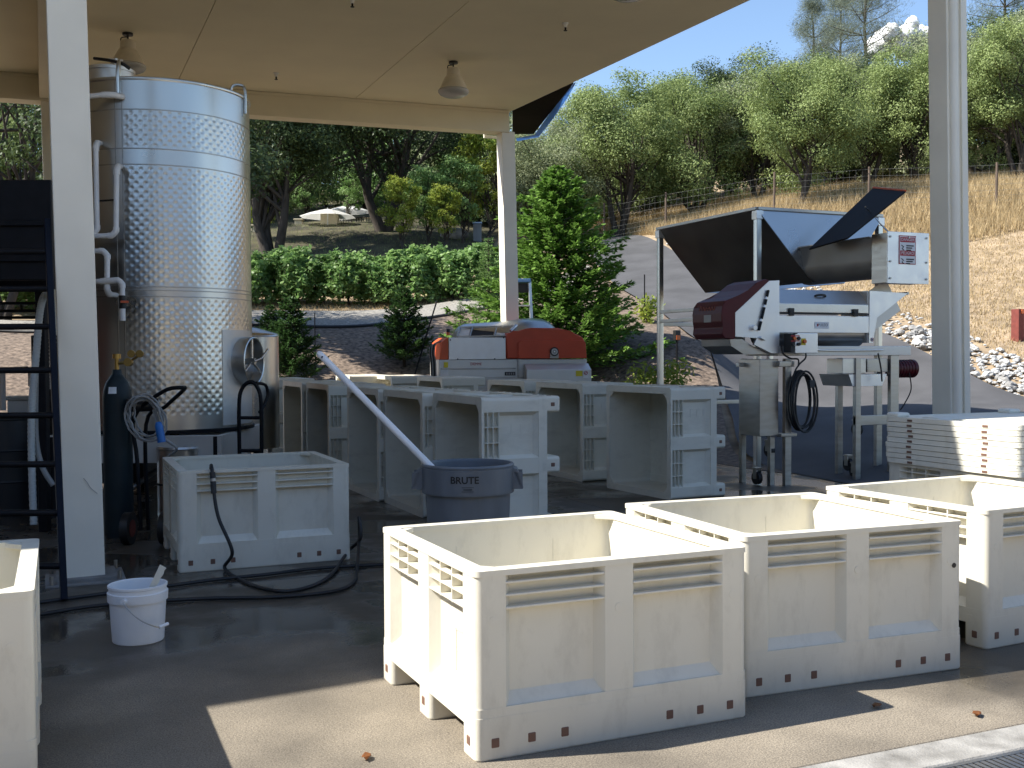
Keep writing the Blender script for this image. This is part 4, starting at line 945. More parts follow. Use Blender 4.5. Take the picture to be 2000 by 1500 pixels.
for px in (1544, 1669):
    bm = N(); box(bm, (dX(px - 5) - DX0, -.022, dZ(617)), (dX(px + 5) - DX0, -.003, dZ(602)), .003); box(bm, (dX(px - 4) - DX0, -.03, dZ(612)), (dX(px + 4) - DX0, -.021, dZ(608)), .003); obj('hinge', bm, 'black_rubber', ds)
bm = N(); c = Vector((dX(1600, YD + .1) - DX0, .12, z1 + .10)); tube(bm, smoothpath([c + Vector((-.07, 0, -.03)), c + Vector((-.07, -.04, .0)), c + Vector((0, -.055, .01)), c + Vector((.07, -.04, .0)), c + Vector((.07, 0, -.03))], 5), .013, 8); obj('lid_handle', bm, 'black_rubber', ds)
# maker's plate
pl = DB('maker_plate', dX(1591), dX(1618), -.004, -.0005, dZ(641.5), dZ(628.5), 'print_white', None, 0)
text('lettering', 'PULEO', .047, 'print_grey', ds, ((dX(1606.5)) - DX0, -.0055, dZ(634.5)), FRONT, .0005)
bm = N(); c0 = Vector((dX(1595.5) - DX0, -.0055, dZ(634.5)))
for k in range(3): tube(bm, [c0 + Vector((.007 * math.sin(a) - .006 + .006 * k, 0, .013 * math.cos(a))) for a in [R(q) for q in range(0, 181, 30)]], .0022, 5)
obj('maker_emblem', bm, 'print_red', ds)
# left end plate, burgundy drive cover
def DP(name, pix, y0, y1, m, par=None, bev=.003, Y=YD):
    bm = N(); prism(bm, [(atY(a, b, Y).x - DX0, atY(a, b, Y).z) for a, b in pix], 'y', y0, y1, bev); return obj(name, bm, m, par or ds)
ep = DP('end_plate', [(1431, 611), (1497, 549), (1517, 548), (1517, 690), (1501, 690), (1467, 673), (1474, 660), (1431, 658)], -.05, -.02, 'steel_bright')
DP('end_plate', [(1431, 611), (1497, 549), (1517, 548), (1517, 690), (1501, 690), (1467, 673), (1474, 660), (1431, 658)], DD + .02, DD + .05, 'steel_bright')
bm = N(); a, b = Vector((dX(1475) - DX0, -.066, dZ(646))), Vector((dX(1493.5) - DX0, -.066, dZ(569))); bar(bm, a, b, .014, .012); g_ = obj('gas_strut', bm, 'black_steel', ep)
for f in (.25, .6, .8): bm = N(); c = a + (b - a) * f; cyl(bm, c - (b - a) * .03, c + (b - a) * .03, .017, 10); obj('strut_collar', bm, 'steel_bright', g_)
bm = N(); c = Vector((dX(1466) - DX0, -.07, dZ(641))); cyl(bm, c + Vector((0, .02, 0)), c - Vector((0, .02, 0)), .028, 14); obj('latch_knob', bm, 'steel_bright', ep)
bm = N(); bar(bm, Vector((dX(1478) - DX0, -.065, dZ(659))), Vector((dX(1487) - DX0, -.065, dZ(664))), .015, .012); obj('toggle_latch', bm, 'steel_bright', ep)
cov = [(1405, 612), (1407, 597), (1414, 587), (1424, 583), (1440, 578), (1458, 566), (1474, 552), (1488, 546), (1494, 546), (1498, 550), (1434, 611), (1434, 659), (1428, 663), (1412, 661), (1405, 652), (1409, 640), (1405, 628)]
dcv = DP('drive_cover', cov, -.045, DD - .04, 'burgundy', None, .010)
bm = N(); box(bm, (dX(1405) - DX0 - .004, .16, dZ(630)), (dX(1405) - DX0 - .0005, .30, dZ(616))); obj('cover_label', bm, 'print_grey', dcv)
bm = N(); tube(bm, smoothpath([(dX(1406) - DX0 - .003, .40 - k * .028, dZ(604) + .022 * (1 if k % 2 else -1) * (1.6 if k == 1 else 1)) for k in range(12)], 4), .004, 5); obj('cover_script', bm, 'house_red', dcv)
DP('underside_pan', [(1425, 662), (1450, 662), (1470, 676), (1501, 692), (1452, 692), (1428, 676)], .0, DD, 'steel_dull')
# cabinet, legs, casters
cb = DB('cabinet', dX(1486), dX(1523), .02, DD - .18, dZ(850), dZ(701), 'steel_dull', None, .008)
DB('cabinet_bracket', dX(1474), dX(1486) - .001, .3, .36, dZ(716), dZ(708), 'steel_panel', cb)
for px0, px1, y0, top, bot in ((1532, 1544, -.02, 700, 955), (1492, 1501, .42, 700, 955), (1510, 1519, .05, 850, 940), (1672, 1682, .0, 700, 936), (1693, 1703, .5, 700, 930), (1740, 1756, 0, 695, 940), (1759, 1770, .4, 695, 930)):
    DB('leg', dX(px0), dX(px1), y0, y0 + .055, 0.0, dZ(top), 'steel_dull', None, .003)
DB('clamp', dX(1518), dX(1548), -.04, .06, dZ(716), dZ(705), 'steel_dull'); DB('clamp', dX(1522), dX(1553), -.04, .06, dZ(852), dZ(845), 'steel_dull')
DB('cross_rail', dX(1672), dX(1772), .002, .05, dZ(836), dZ(816), 'steel_dull')
for px, zc, yy in ((1500, .08, .2), (1516, .62, .12), (1516, .40, .12), (1506, .70, .36), (1686, .60, .1), (1692, .16, .3), (1694, .08, .2)):
    c = Vector((dX(px) - DX0, yy, zc)); bm = N(); cyl(bm, c - Vector((.025, 0, 0)), c + Vector((.025, 0, 0)), .075, 20); cs_ = obj('caster', bm, 'black_rubber', ds)
    bm = N(); box(bm, c + Vector((-.04, -.03, -.01)), c + Vector((-.03, .03, .11))); box(bm, c + Vector((.03, -.03, -.01)), c + Vector((.04, .03, .11))); box(bm, c + Vector((-.045, -.04, .105)), c + Vector((.045, .04, .12))); obj('fork', bm, 'steel_dull', cs_)
# feed funnel at the right end
FD = .5
fx0, fx1 = dX(1697) - DX0, dX(1773) - DX0; zt_, zb_ = dZ(572, 1740), dZ(640, 1700)
bm = N(); prism(bm, [(fx0 + .01, zt_ + .02), (fx1, zt_), (fx0 + .12, zb_ + .12), (fx0 + .06, zb_ - .18), (fx0, zb_ - .18)], 'y', .0, .02, .002); obj('funnel_side', bm, 'steel_bright', ds)
bm = N(); prism(bm, [(fx0 + .01, zt_ + .02), (fx1, zt_), (fx0 + .12, zb_ + .12), (fx0 + .06, zb_ - .18), (fx0, zb_ - .18)], 'y', FD - .02, FD, .002); obj('funnel_side', bm, 'steel_bright', ds)
bm = N(); bar(bm, Vector((fx1, .5 * FD, zt_)), Vector((fx0 + .12, .5 * FD, zb_ + .12)), .004, FD / 2 - .022); obj('funnel_chute', bm, 'steel_panel', ds)
bm = N(); tube(bm, [Vector((fx1, 0, zt_)), Vector((fx1, FD, zt_))], .018, 8); obj('funnel_lip', bm, 'steel_dull', ds)
bm = N(); box(bm, (fx0 - .012, .022, zb_ - .18), (fx0 + .005, FD - .022, zt_ + .02)); obj('funnel_back', bm, 'steel_panel', ds)
# round warning sticker
bm = N(); c = Vector((dX(1703) - DX0, -.003, dZ(663))); cyl(bm, c, c + Vector((0, .0025, 0)), .024, 20); st = obj('warning_sticker', bm, 'print_white', ds)
bm = N(); tube(bm, [c + Vector((.02 * math.cos(R(q)), -.002, .02 * math.sin(R(q)))) for q in range(0, 360, 20)], .0022, 5, closed=True); obj('sticker_ring', bm, 'print_red', st)
bm = N(); tube(bm, [c + Vector((-.013, -.002, .013)), c + Vector((.013, -.002, -.013))], .002, 5); tube(bm, [c + Vector((-.01, -.002, -.004)), c + Vector((.01, -.002, .006))], .0035, 5); obj('sticker_mark', bm, 'print_black', st)
# switch box
sb = DB('switch_box', dX(1531), dX(1575), -.20, -.06, dZ(690), dZ(651), 'steel_bright', None, .008)
DB('switch_box_side', dX(1524), dX(1531) - .001, -.19, -.06, dZ(688), dZ(652), 'rubber_dark', sb)
def dot(px, py, r, m, par, dep=.02, y=-.2):
    c = Vector((dX(px, YD - .2) - DX0, y, dZ(py, px, YD - .2))); bm = N(); cyl(bm, c, c - Vector((0, dep, 0)), r, 14); return obj('button', bm, m, par)
for px, py, m in ((1551, 661, 'button_orange'), (1559, 661, 'print_black'), (1548, 672, 'print_black'), (1559, 672, 'print_black')): dot(px, py, .020, m, sb)
c = (dX(1569, YD - .2) - DX0, dZ(667.5, 1569, YD - .2)); bm = N(); box(bm, (c[0] - .03, -.205, c[1] - .038), (c[0] + .03, -.2005, c[1] + .038)); obj('isolator_plate', bm, 'print_yellow', sb)
dot(1569, 667, .021, 'button_orange', sb, .03, -.205)
for py, w_ in ((653.5, .03), (658, .06), (668, .06)):
    bm = N(); x_, z_ = dX(1553, YD - .2) - DX0, dZ(py - 2, 1553, YD - .2); box(bm, (x_ - w_, -.2025, z_ - .006), (x_ + w_, -.2005, z_ + .006)); obj('fine_print', bm, 'print_red' if py > 655 else 'print_black', sb)
# conduit and cable loops
bm = N(); tube(bm, smoothpath([Vector((dX(1577) - DX0, -.1, dZ(680))), Vector((dX(1588) - DX0, -.07, dZ(676))), Vector((dX(1598) - DX0, -.04, dZ(684))), Vector((dX(1720) - DX0, -.04, dZ(684)))], 6), .011, 8); obj('conduit', bm, 'steel_bright', ds)
for pts in ([(1527, 674), (1530, 690), (1545, 700), (1560, 702), (1560, 716)], [(1575, 690), (1574, 700), (1562, 712), (1552, 730), (1548, 760)], [(1716, 690), (1722, 720), (1724, 745)]):
    bm = N(); tube(bm, smoothpath([Vector((dX(a, YD - .1) - DX0, -.09, dZ(b, a, YD - .1))) for a, b in pts], 6), .010, 6); obj('cable', bm, 'black_rubber', ds)
for k in range(6):
    n = 28; rx, ry = 22 + random.uniform(-4, 3), 55 + random.uniform(-7, 5); cx, cy = 1570 + random.uniform(-3, 3), 783 + random.uniform(-4, 4)
    pts = [Vector((dX(cx + rx * math.cos(2 * math.pi * q / n), YD - .1) - DX0, -.13 + k * .018, dZ(cy + ry * math.sin(2 * math.pi * q / n), cx, YD - .1))) for q in range(n)]
    bm = N(); tube(bm, pts, .0125, 7, closed=True); obj('cable_coil', bm, 'black_rubber', ds)
DB('cable_plug', dX(1563), dX(1573), -.17, -.12, dZ(757), dZ(742), 'rubber_dark')
# gearbox under a tread plate guard, chute and motor at the right
DB('chain_guard', dX(1648), dX(1694), .02, .3, dZ(731), dZ(701), 'tread_plate')
DB('gearbox', dX(1697), dX(1738), .03, .28, dZ(729), dZ(702), 'steel_dull')
bm = N(); c0 = Vector((dX(1757) - DX0, .15, dZ(723))); cyl(bm, c0, c0 + Vector((.32, 0, 0)), .105, 26); mo = obj('motor', bm, 'burgundy', ds)
for k in range(5): bm = N(); cyl(bm, c0 + Vector((.07 + k * .045, 0, 0)), c0 + Vector((.085 + k * .045, 0, 0)), .111, 26); obj('cooling_fin', bm, 'burgundy', mo)
bm = N(); cyl(bm, c0 + Vector((.30, 0, 0)), c0 + Vector((.345, 0, 0)), .113, 26); obj('fan_cowl', bm, 'burgundy', mo)
bm = N(); tube(bm, smoothpath([c0 + Vector((.2, -.1, -.05)), c0 + Vector((.23, -.1, -.25)), c0 + Vector((.13, -.1, -.42)), c0 + Vector((.08, -.08, -.5))], 6), .008, 6); obj('motor_cable', bm, 'black_rubber', ds)
bm = N(); prism(bm, [(dX(1660) - DX0, dZ(733)), (dX(1735) - DX0, dZ(733)), (dX(1726) - DX0, dZ(757)), (dX(1668) - DX0, dZ(757))], 'y', .02, .55, .003); obj('discharge_chute', bm, 'steel_bright', ds)

# ------------------------------------------------------------------ receiving hopper with screw trough
HX0, HX1, HY0, HY1, HZ1, HZ0 = 8.6, 10.7, 11.7, 14.2, 3.40, 2.44
hp = thing('receiving_hopper', 'large stainless receiving hopper on posts behind the crusher with screw trough', 'hopper', (HX0, HY0, 0))
bx0, bx1, by0, by1 = 9.27, 9.80, 11.42, 13.9
T_ = [Vector((x - HX0, y - HY0, HZ1)) for x, y in ((HX0, HY0), (HX1, HY0), (HX1, HY1), (HX0, HY1))]
B_ = [Vector((x - HX0, y - HY0, HZ0)) for x, y in ((bx0, by0), (bx1, by0), (bx1, by1), (bx0, by1))]
for k, nm, m in ((0, 'front_wall', 'steel'), (1, 'right_wall', 'steel'), (2, 'rear_wall', 'steel'), (3, 'left_wall', 'steel_shaded')):
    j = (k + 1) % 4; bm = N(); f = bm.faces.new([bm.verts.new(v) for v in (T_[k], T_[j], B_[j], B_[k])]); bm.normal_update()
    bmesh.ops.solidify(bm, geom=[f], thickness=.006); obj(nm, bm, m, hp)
for k in range(4):
    a, b = T_[k], T_[(k + 1) % 4]; bm = N(); bar(bm, a + Vector((0, 0, .01)), b + Vector((0, 0, .01)), .03, .02); obj('rim_bar', bm, 'steel_dull', hp)
for x, y in ((.03, .03), (HX1 - HX0 - .03, .03), (.03, HY1 - HY0 - .03), (HX1 - HX0 - .03, HY1 - HY0 - .03)):
    h0 = H(HX0 + x, HY0 + y) - .02
    bm = N(); box(bm, (x - .04, y - .04, h0), (x + .04, y + .04, HZ1 - .10), .01, 2); lg = obj('post', bm, 'steel', hp)
    bm = N(); box(bm, (x - .055, y - .055, HZ1 - .13), (x + .055, y + .055, HZ1 - .015), .005); obj('post_cap', bm, 'steel_bright', lg)
hD, hW = HY1 - HY0, HX1 - HX0
for z, yy in ((1.93, (0, 1)), (.72, (1,))):
    for s in yy: bm = N(); box(bm, (.07, (hD - .06 if s else .0), z), (hW - .07, (hD if s else .06), z + .06), .004); obj('cross_rail', bm, 'steel_dull', hp)
for z in (1.98, 2.12):
    bm = N(); box(bm, (.0, .07, z), (.05, hD - .07, z + .05), .004); obj('side_rail', bm, 'steel_dull', hp)
bm = N(); box(bm, (.002, hD * .45, 2.031), (.048, hD * .45 + .06, 2.119)); obj('rail_block', bm, 'steel_dull', hp)
# trough running to the front, over the crusher's funnel
tx0, tx1 = 9.17 - HX0, 9.73 - HX0; te = 9.92 - HY0; ts = .0
def U(x0, x1, zb, ztp, n=10): 
    r = (x1 - x0) / 2; return [(x0, ztp)] + [(x0 + r - r * math.cos(math.pi * k / n), zb + r * .8 - r * .8 * math.sin(math.pi * k / n)) for k in range(n + 1)] + [(x1, ztp)]
bm = N(); ztp = atY(1735, 459, te + HY0).z; zbt = atY(1735, 548, te + HY0).z
prism(bm, U(tx0, tx1, HZ0 - .02, ztp), 'y', te + .02, ts); obj('screw_trough', bm, 'steel_matte', hp)
bm = N(); box(bm, (tx0 - .02, te + .3, ztp + .002), (tx1 + .02, ts - .02, ztp + .014)); obj('trough_flange', bm, 'steel_bright', hp)
bx = DB  # end box with the warning sticker
bm = N(); box(bm, (tx0 - .02, te - .01, HZ0 - .10), (tx1 + .02, te + .26, ztp + .03), .006); eb = obj('end_box', bm, 'steel_dull', hp)
bm = N(); box(bm, (tx0 - .04, te - .03, HZ0 - .11), (tx1 + .04, te - .012, ztp + .04), .005); obj('end_plate', bm, 'steel_bright', eb)
for x in (tx0, (tx0 + tx1) / 2, tx1):
    for z in (HZ0 - .05, ztp - .02) if x != (tx0 + tx1) / 2 else (ztp - .02,):
        bm = N(); cyl(bm, (x, te - .03, z), (x, te - .045, z), .012, 8); obj('bolt', bm, 'steel_dull', eb)
for z in (HZ0 + .15,):
    for x in (tx0, tx1): bm = N(); cyl(bm, (x, te - .03, z), (x, te - .045, z), .012, 8); obj('bolt', bm, 'steel_dull', eb)
sx, sz = (tx0 + tx1) / 2 - .02, (HZ0 + ztp) / 2 + .06
def SB(nm, x0, x1, z0, z1, m, y): bm = N(); box(bm, (sx + x0, te - y, sz + z0), (sx + x1, te - y + .002, sz + z1)); return obj(nm, bm, m, stk)
bm = N(); box(bm, (sx - .13, te - .034, sz - .17), (sx + .13, te - .031, sz + .17)); stk = obj('warning_sticker', bm, 'print_red', eb)
SB('sticker_field', -.12, .12, -.16, .16, 'print_white', .0355)
for z0, s_ in ((.085, 'DANGER'), (-.075, 'PELIGRO')):
    SB('sticker_header', -.112, .112, z0 + .005, z0 + .066, 'print_red', .037)
    text('sticker_lettering', s_, .05, 'print_white', stk, (sx, te - .038, sz + z0 + .036), FRONT, .0004)
for z0, ls in ((.05, (.115, .09, .075)), (-.11, (.12, .1, .06))):
    for k, w_ in enumerate(ls): SB('fine_print', -.02, -.02 + w_, z0 - k * .026 - .007, z0 - k * .026 + .007, 'print_black', .0372)
    bm = N(); c = Vector((sx - .075, te - .038, sz + z0 - .025)); tube(bm, [c + Vector((-.02, 0, .03)), c + Vector((.015, 0, .01)), c + Vector((-.01, 0, -.01)), c + Vector((.02, 0, -.03))], .005, 5); obj('sticker_mark', bm, 'print_black', stk)
# raised dark lid plate with red edge
P4 = [at(1580, 486, 13.6), at(1655, 464, 12.85), at(1768, 373, 13.5), at(1705, 367, 14.2)]
o_ = Vector((HX0, HY0, 0)); bm = N(); f = bm.faces.new([bm.verts.new(p - o_) for p in P4]); bm.normal_update(); bmesh.ops.solidify(bm, geom=[f], thickness=.02); lp = obj('raised_lid', bm, 'lid_black', hp)
bm = N(); d_ = (P4[2] - P4[1]).normalized(); bar(bm, P4[3] - o_ + d_ * .01, P4[2] - o_ + d_ * .01, .014, .012); obj('lid_edge', bm, 'orange_red', lp)
bm = N(); tube(bm, [at(1690, 392 + 12, 13.3) - o_, at(1722, 440, 14.0) - o_, at(1745, 462, 12.8) - o_], .010, 6); obj('lid_stay', bm, 'steel_dull', hp)

# ------------------------------------------------------------------ orange and steel wine press behind the bins
pc = at(858, 700, 18.2); pr_ = thing('wine_press', 'steel and red wine press with domed drum behind the tipped bins', 'wine press', (pc.x, pc.y, 0), -R(11))
K = .001733
def pu(zx): return (zx - 190) * K
def ph(zy): return at(1000, 600 + zy / 5, 18.0).z
def PB(nm, x0, x1, y0, y1, z0, z1, m, par=None, bev=.01): bm = N(); box(bm, (x0, y0, z0), (x1, y1, z1), bev, 2); return obj(nm, bm, m, par or pr_)
UE = pu(1690)
PB('tray', 0, UE, .0, 1.12, .55, ph(695), 'steel_dull')
bod = PB('lower_body', 0.0, UE, .02, 1.1, ph(695) + .002, ph(510), 'steel_panel')
for zy in (600, 690): bm = N(); box(bm, (pu(205), .004, ph(zy) - .012), (pu(955), .021, ph(zy) + .012), .004); obj('rib', bm, 'steel_dull', bod)
PB('post', pu(975), pu(990), -.01, .02, .55, ph(505), 'steel_dull', bod, .003)
fp = PB('front_panel', pu(285), pu(852), -.01, .02, ph(508), ph(292), 'steel_bright', None, .004)
for zx, zy in ((300, 315), (830, 293), (370, 505), (740, 505)): bm = N(); c = Vector((pu(zx), -.012, ph(zy))); cyl(bm, c, c - Vector((0, .012, 0)), .012, 8); obj('fastener', bm, 'black_steel', fp)
bm = N(); prism(bm, [(pu(192), ph(510)), (pu(283), ph(510)), (pu(283), ph(285)), (pu(262), ph(300)), (pu(215), ph(335))], 'y', 0.0, 1.1, .012); obj('end_cover', bm, 'orange_red', pr_)
PB('end_sticker', pu(235), pu(276), -.004, -.001, ph(588), ph(535), 'print_yellow', bod, 0)
PB('end_sticker', pu(205), pu(280), .012, .016, ph(672), ph(600), 'print_white', bod, 0)
# drum and dome
bm = N(); zc = ph(330); xs_ = [(400, .36), (440, .50), (500, .58), (900, .655), (1000, .70), (1080, .74), (1200, .76), (1290, .74), (1360, .66), (1420, .52), (1450, .40)]
rings = []
for zx, r_ in xs_: rings.append([bm.verts.new((pu(zx), .58 + r_ * .72 * math.cos(2 * math.pi * k / 40), zc - .02 + r_ * .58 * math.sin(2 * math.pi * k / 40) + .0)) for k in range(40)])
for a, b in zip(rings, rings[1:]):
    for k in range(40): bm.faces.new((a[k], a[(k + 1) % 40], b[(k + 1) % 40], b[k]))
bm.faces.new(rings[0]); bm.faces.new(rings[-1][::-1]); dm = obj('drum', bm, 'steel', pr_)
# hatch frames on the drum
y0f, y1f = .12, .34
for zx in (375, 500, 745, 905):
    bm = N(); bar(bm, Vector((pu(zx), .06, ph(288))), Vector((pu(zx + 55), .30, ph(185))), .012, .02); obj('hatch_bar', bm, 'steel_dull', dm)
for zy, y in ((186, .30), (283, .06)):
    bm = N(); bar(bm, Vector((pu(375 + (55 if y > .2 else 0)), y, ph(zy))), Vector((pu(905 + (55 if y > .2 else 0)), y, ph(zy - 12))), .012, .014); obj('hatch_rail', bm, 'steel_dull', dm)
for z0, z1, m in ((390, 490, 'steel_panel'), (515, 735, 'black_steel'), (760, 895, 'steel_panel')):
    bm = N(); v = [Vector((pu(z0), .075, ph(280))), Vector((pu(z1), .075, ph(275))), Vector((pu(z1 + 45), .29, ph(195))), Vector((pu(z0 + 45), .29, ph(198)))]
    f = bm.faces.new([bm.verts.new(q) for q in v]); bm.normal_update(); bmesh.ops.solidify(bm, geom=[f], thickness=.01); obj('hatch_panel', bm, m, dm)
bm = N(); a = Vector((pu(915), .10, ph(225))); b = Vector((pu(990), .2, ph(165))); cyl(bm, a, b, .028, 14); obj('hatch_cylinder', bm, 'aluminium', dm)
for zx in (560, 700, 840):
    bm = N(); tube(bm, smoothpath([Vector((pu(zx - 15), .28, ph(195))), Vector((pu(zx - 12), .30, ph(180))), Vector((pu(zx + 20), .31, ph(178))), Vector((pu(zx + 40), .31, ph(184)))], 4), .010, 6); obj('hatch_hook', bm, 'steel_dull', dm)
# red cover
prof = [(857, 505), (857, 300), (858, 245), (925, 243), (985, 228), (1050, 205), (1110, 195), (1400, 196), (1455, 215), (1510, 242), (1590, 262), (1640, 290), (1662, 320), (1675, 420), (1682, 505)]
bm = N(); prism(bm, [(pu(a), ph(b)) for a, b in prof], 'y', -.03, 1.13, .03); rc = obj('red_cover', bm, 'red_cover', pr_)
bm = N(); prism(bm, [(pu(975), ph(503)), (pu(972), ph(345)), (pu(1010), ph(322)), (pu(1640), ph(322)), (pu(1668), ph(345)), (pu(1678), ph(503))], 'y', -.055, -.025, .012); obj('cover_panel', bm, 'red_cover', rc)
gx, gz = pu(1340), ph(435)
bm = N(); cyl(bm, (gx, -.05, gz), (gx, -.075, gz), .078, 28); ga = obj('gauge', bm, 'black_rubber', rc)
bm = N(); cyl(bm, (gx, -.074, gz), (gx, -.082, gz), .058, 28); obj('gauge_face', bm, 'print_grey', ga)
bm = N(); cyl(bm, (gx, -.081, gz), (gx, -.09, gz), .012, 12); tube(bm, [(gx + .045 * math.cos(R(q)), -.084, gz + .045 * math.sin(R(q))) for q in range(0, 360, 15)], .004, 5, closed=True); obj('gauge_ring', bm, 'print_white', ga)
bm = N(); box(bm, (gx - .075, -.072, ph(503)), (gx + .075, -.05, gz - .02), .004); obj('gauge_base', bm, 'steel_dull', ga)
# control box catching the sun
x0, x1 = pu(1032), pu(1690)
bm = N(); prism(bm, [(-.06, ph(553)), (-.26, ph(617)), (-.26, .86), (-.06, .86)], 'x', x0, x1, .006); cbx = obj('control_box', bm, 'steel_panel', pr_)
PB('box_sticker', pu(1530), pu(1598), -.265, -.2605, ph(682), ph(628), 'print_yellow', cbx, 0)
wp = PB('box_sticker', pu(1606), pu(1658), -.265, -.2605, ph(700), ph(628), 'print_white', cbx, 0)
bm = N(); c = Vector((pu(1632), -.267, ph(650))); tube(bm, [c + Vector((.03 * math.cos(R(q)), 0, .03 * math.sin(R(q)))) for q in range(0, 360, 20)], .005, 5, closed=True); tube(bm, [c + Vector((-.02, 0, -.01)), c + Vector((.015, 0, .012))], .006, 5); obj('sticker_mark', bm, 'print_red', wp)
text('lettering', 'DIEMME', .066, 'print_red', bod, (pu(556), .016, ph(556)), FRONT, .001, sx=.85)
bp_ = PB('model_badge', pu(845), pu(952), .008, .017, ph(672), ph(636), 'print_black', bod, 0)
for k in range(4): bm = N(); box(bm, (pu(858 + k * 23), .0055, ph(666)), (pu(872 + k * 23), .0078, ph(643))); obj('badge_mark', bm, 'print_grey', bp_)
bm = N(); c = Vector((pu(288), .1, ph(268))); cyl(bm, c, c + Vector((0, 0, .05)), .03, 14); bcn = obj('beacon', bm, 'button_orange', pr_)
bm = N(); cyl(bm, c + Vector((0, 0, .05)), c + Vector((0, 0, .11)), .032, 14); obj('beacon_cap', bm, 'black_rubber', bcn)
for k in range(4):
    bm = N(); x = -.02 - k * .025; tube(bm, smoothpath([Vector((.05, .15 + k * .04, ph(330))), Vector((x - .02, .12, ph(350 + k * 8))), Vector((x - .05, .1, ph(450))), Vector((x - .03, .1, ph(560))), Vector((x - .02, .1, .7))], 6), .013, 7); obj('hydraulic_hose', bm, 'black_rubber' if k % 2 else 'hose_grey', pr_)
for x in (.1, UE - .2):
    for y in (.1, .95): bm = N(); box(bm, (x, y, 0), (x + .1, y + .1, .56), .005); obj('leg', bm, 'steel_dull', pr_)

# step ladder against the rear post
g = at(1020, 700, 20.6); g.z = 0; t = thing('step_ladder', 'aluminium step ladder with blue top beside the rear post', 'step ladder', g, -TH)
zt_ = at(1020, 545, 20.6).z; s = 20.6 / FPX
for sgn in (-1, 1):
    bm = N(); bar(bm, Vector((sgn * .27, -.35, 0)), Vector((sgn * .145, 0, zt_ - .04)), .03, .018); obj('rail', bm, 'aluminium', t)
    bm = N(); bar(bm, Vector((sgn * .25, .55, 0)), Vector((sgn * .14, .08, zt_ - .04)), .022, .016); obj('rear_leg', bm, 'aluminium', t)
bm = N(); box(bm, (-.17, -.08, zt_ - .07), (.17, .14, zt_), .01); obj('top_cap', bm, 'step_blue', t)
bm = N(); box(bm, (-.15, .0, zt_ - .26), (.15, .02, zt_ - .08)); obj('label_panel', bm, 'rubber_dark', t)
for k in range(1, 9):
    z = k * .305; f = z / zt_; w_ = .27 - .125 * f
    if z > zt_ - .2: break
    bm = N(); box(bm, (-w_ + .03, -.35 + .35 * f - .04, z - .015), (w_ - .03, -.35 + .35 * f + .05, z + .012), .003); obj('step', bm, 'aluminium', t)

# ------------------------------------------------------------------ plants
def unit(v): return v / (np.linalg.norm(v, axis=-1, keepdims=True) + 1e-9)
def leaves(cent, rad, per, size, flat=0.8, up=0.3, asp=0.45, sq=(1, 1, 1), rg=None, ctr=None):
    """diamond leaves scattered through clumps: cent (n,3), rad (n,), per = leaves per clump"""
    rg = rg or rng; n = len(cent) * per
    c = np.repeat(cent, per, 0); r = np.repeat(rad, per)[:, None]
    d = unit(rg.normal(size=(n, 3))); rr = rg.random((n, 1)) ** 0.45
    p = c + d * rr * r * np.array(sq)
    od = d * .5 if ctr is None else unit(p - np.repeat(ctr, per, 0)) * .9 + d * .3
    nrm = unit(od + rg.normal(size=(n, 3)) * flat + np.array([0, 0, up])); t = unit(np.cross(nrm, rg.normal(size=(n, 3)))); b = np.cross(nrm, t)
    s = size * (0.6 + 0.8 * rg.random((n, 1)))
    V = np.stack([p - t * s, p + b * s * asp, p + t * s, p - b * s * asp], 1).reshape(-1, 3)
    F = np.arange(n * 4).reshape(n, 4)
    tint = np.clip(np.repeat(rg.random(len(cent)), per) * 0.5 + rg.random(n) * 0.6, 0, 1)
    return V, F, tint
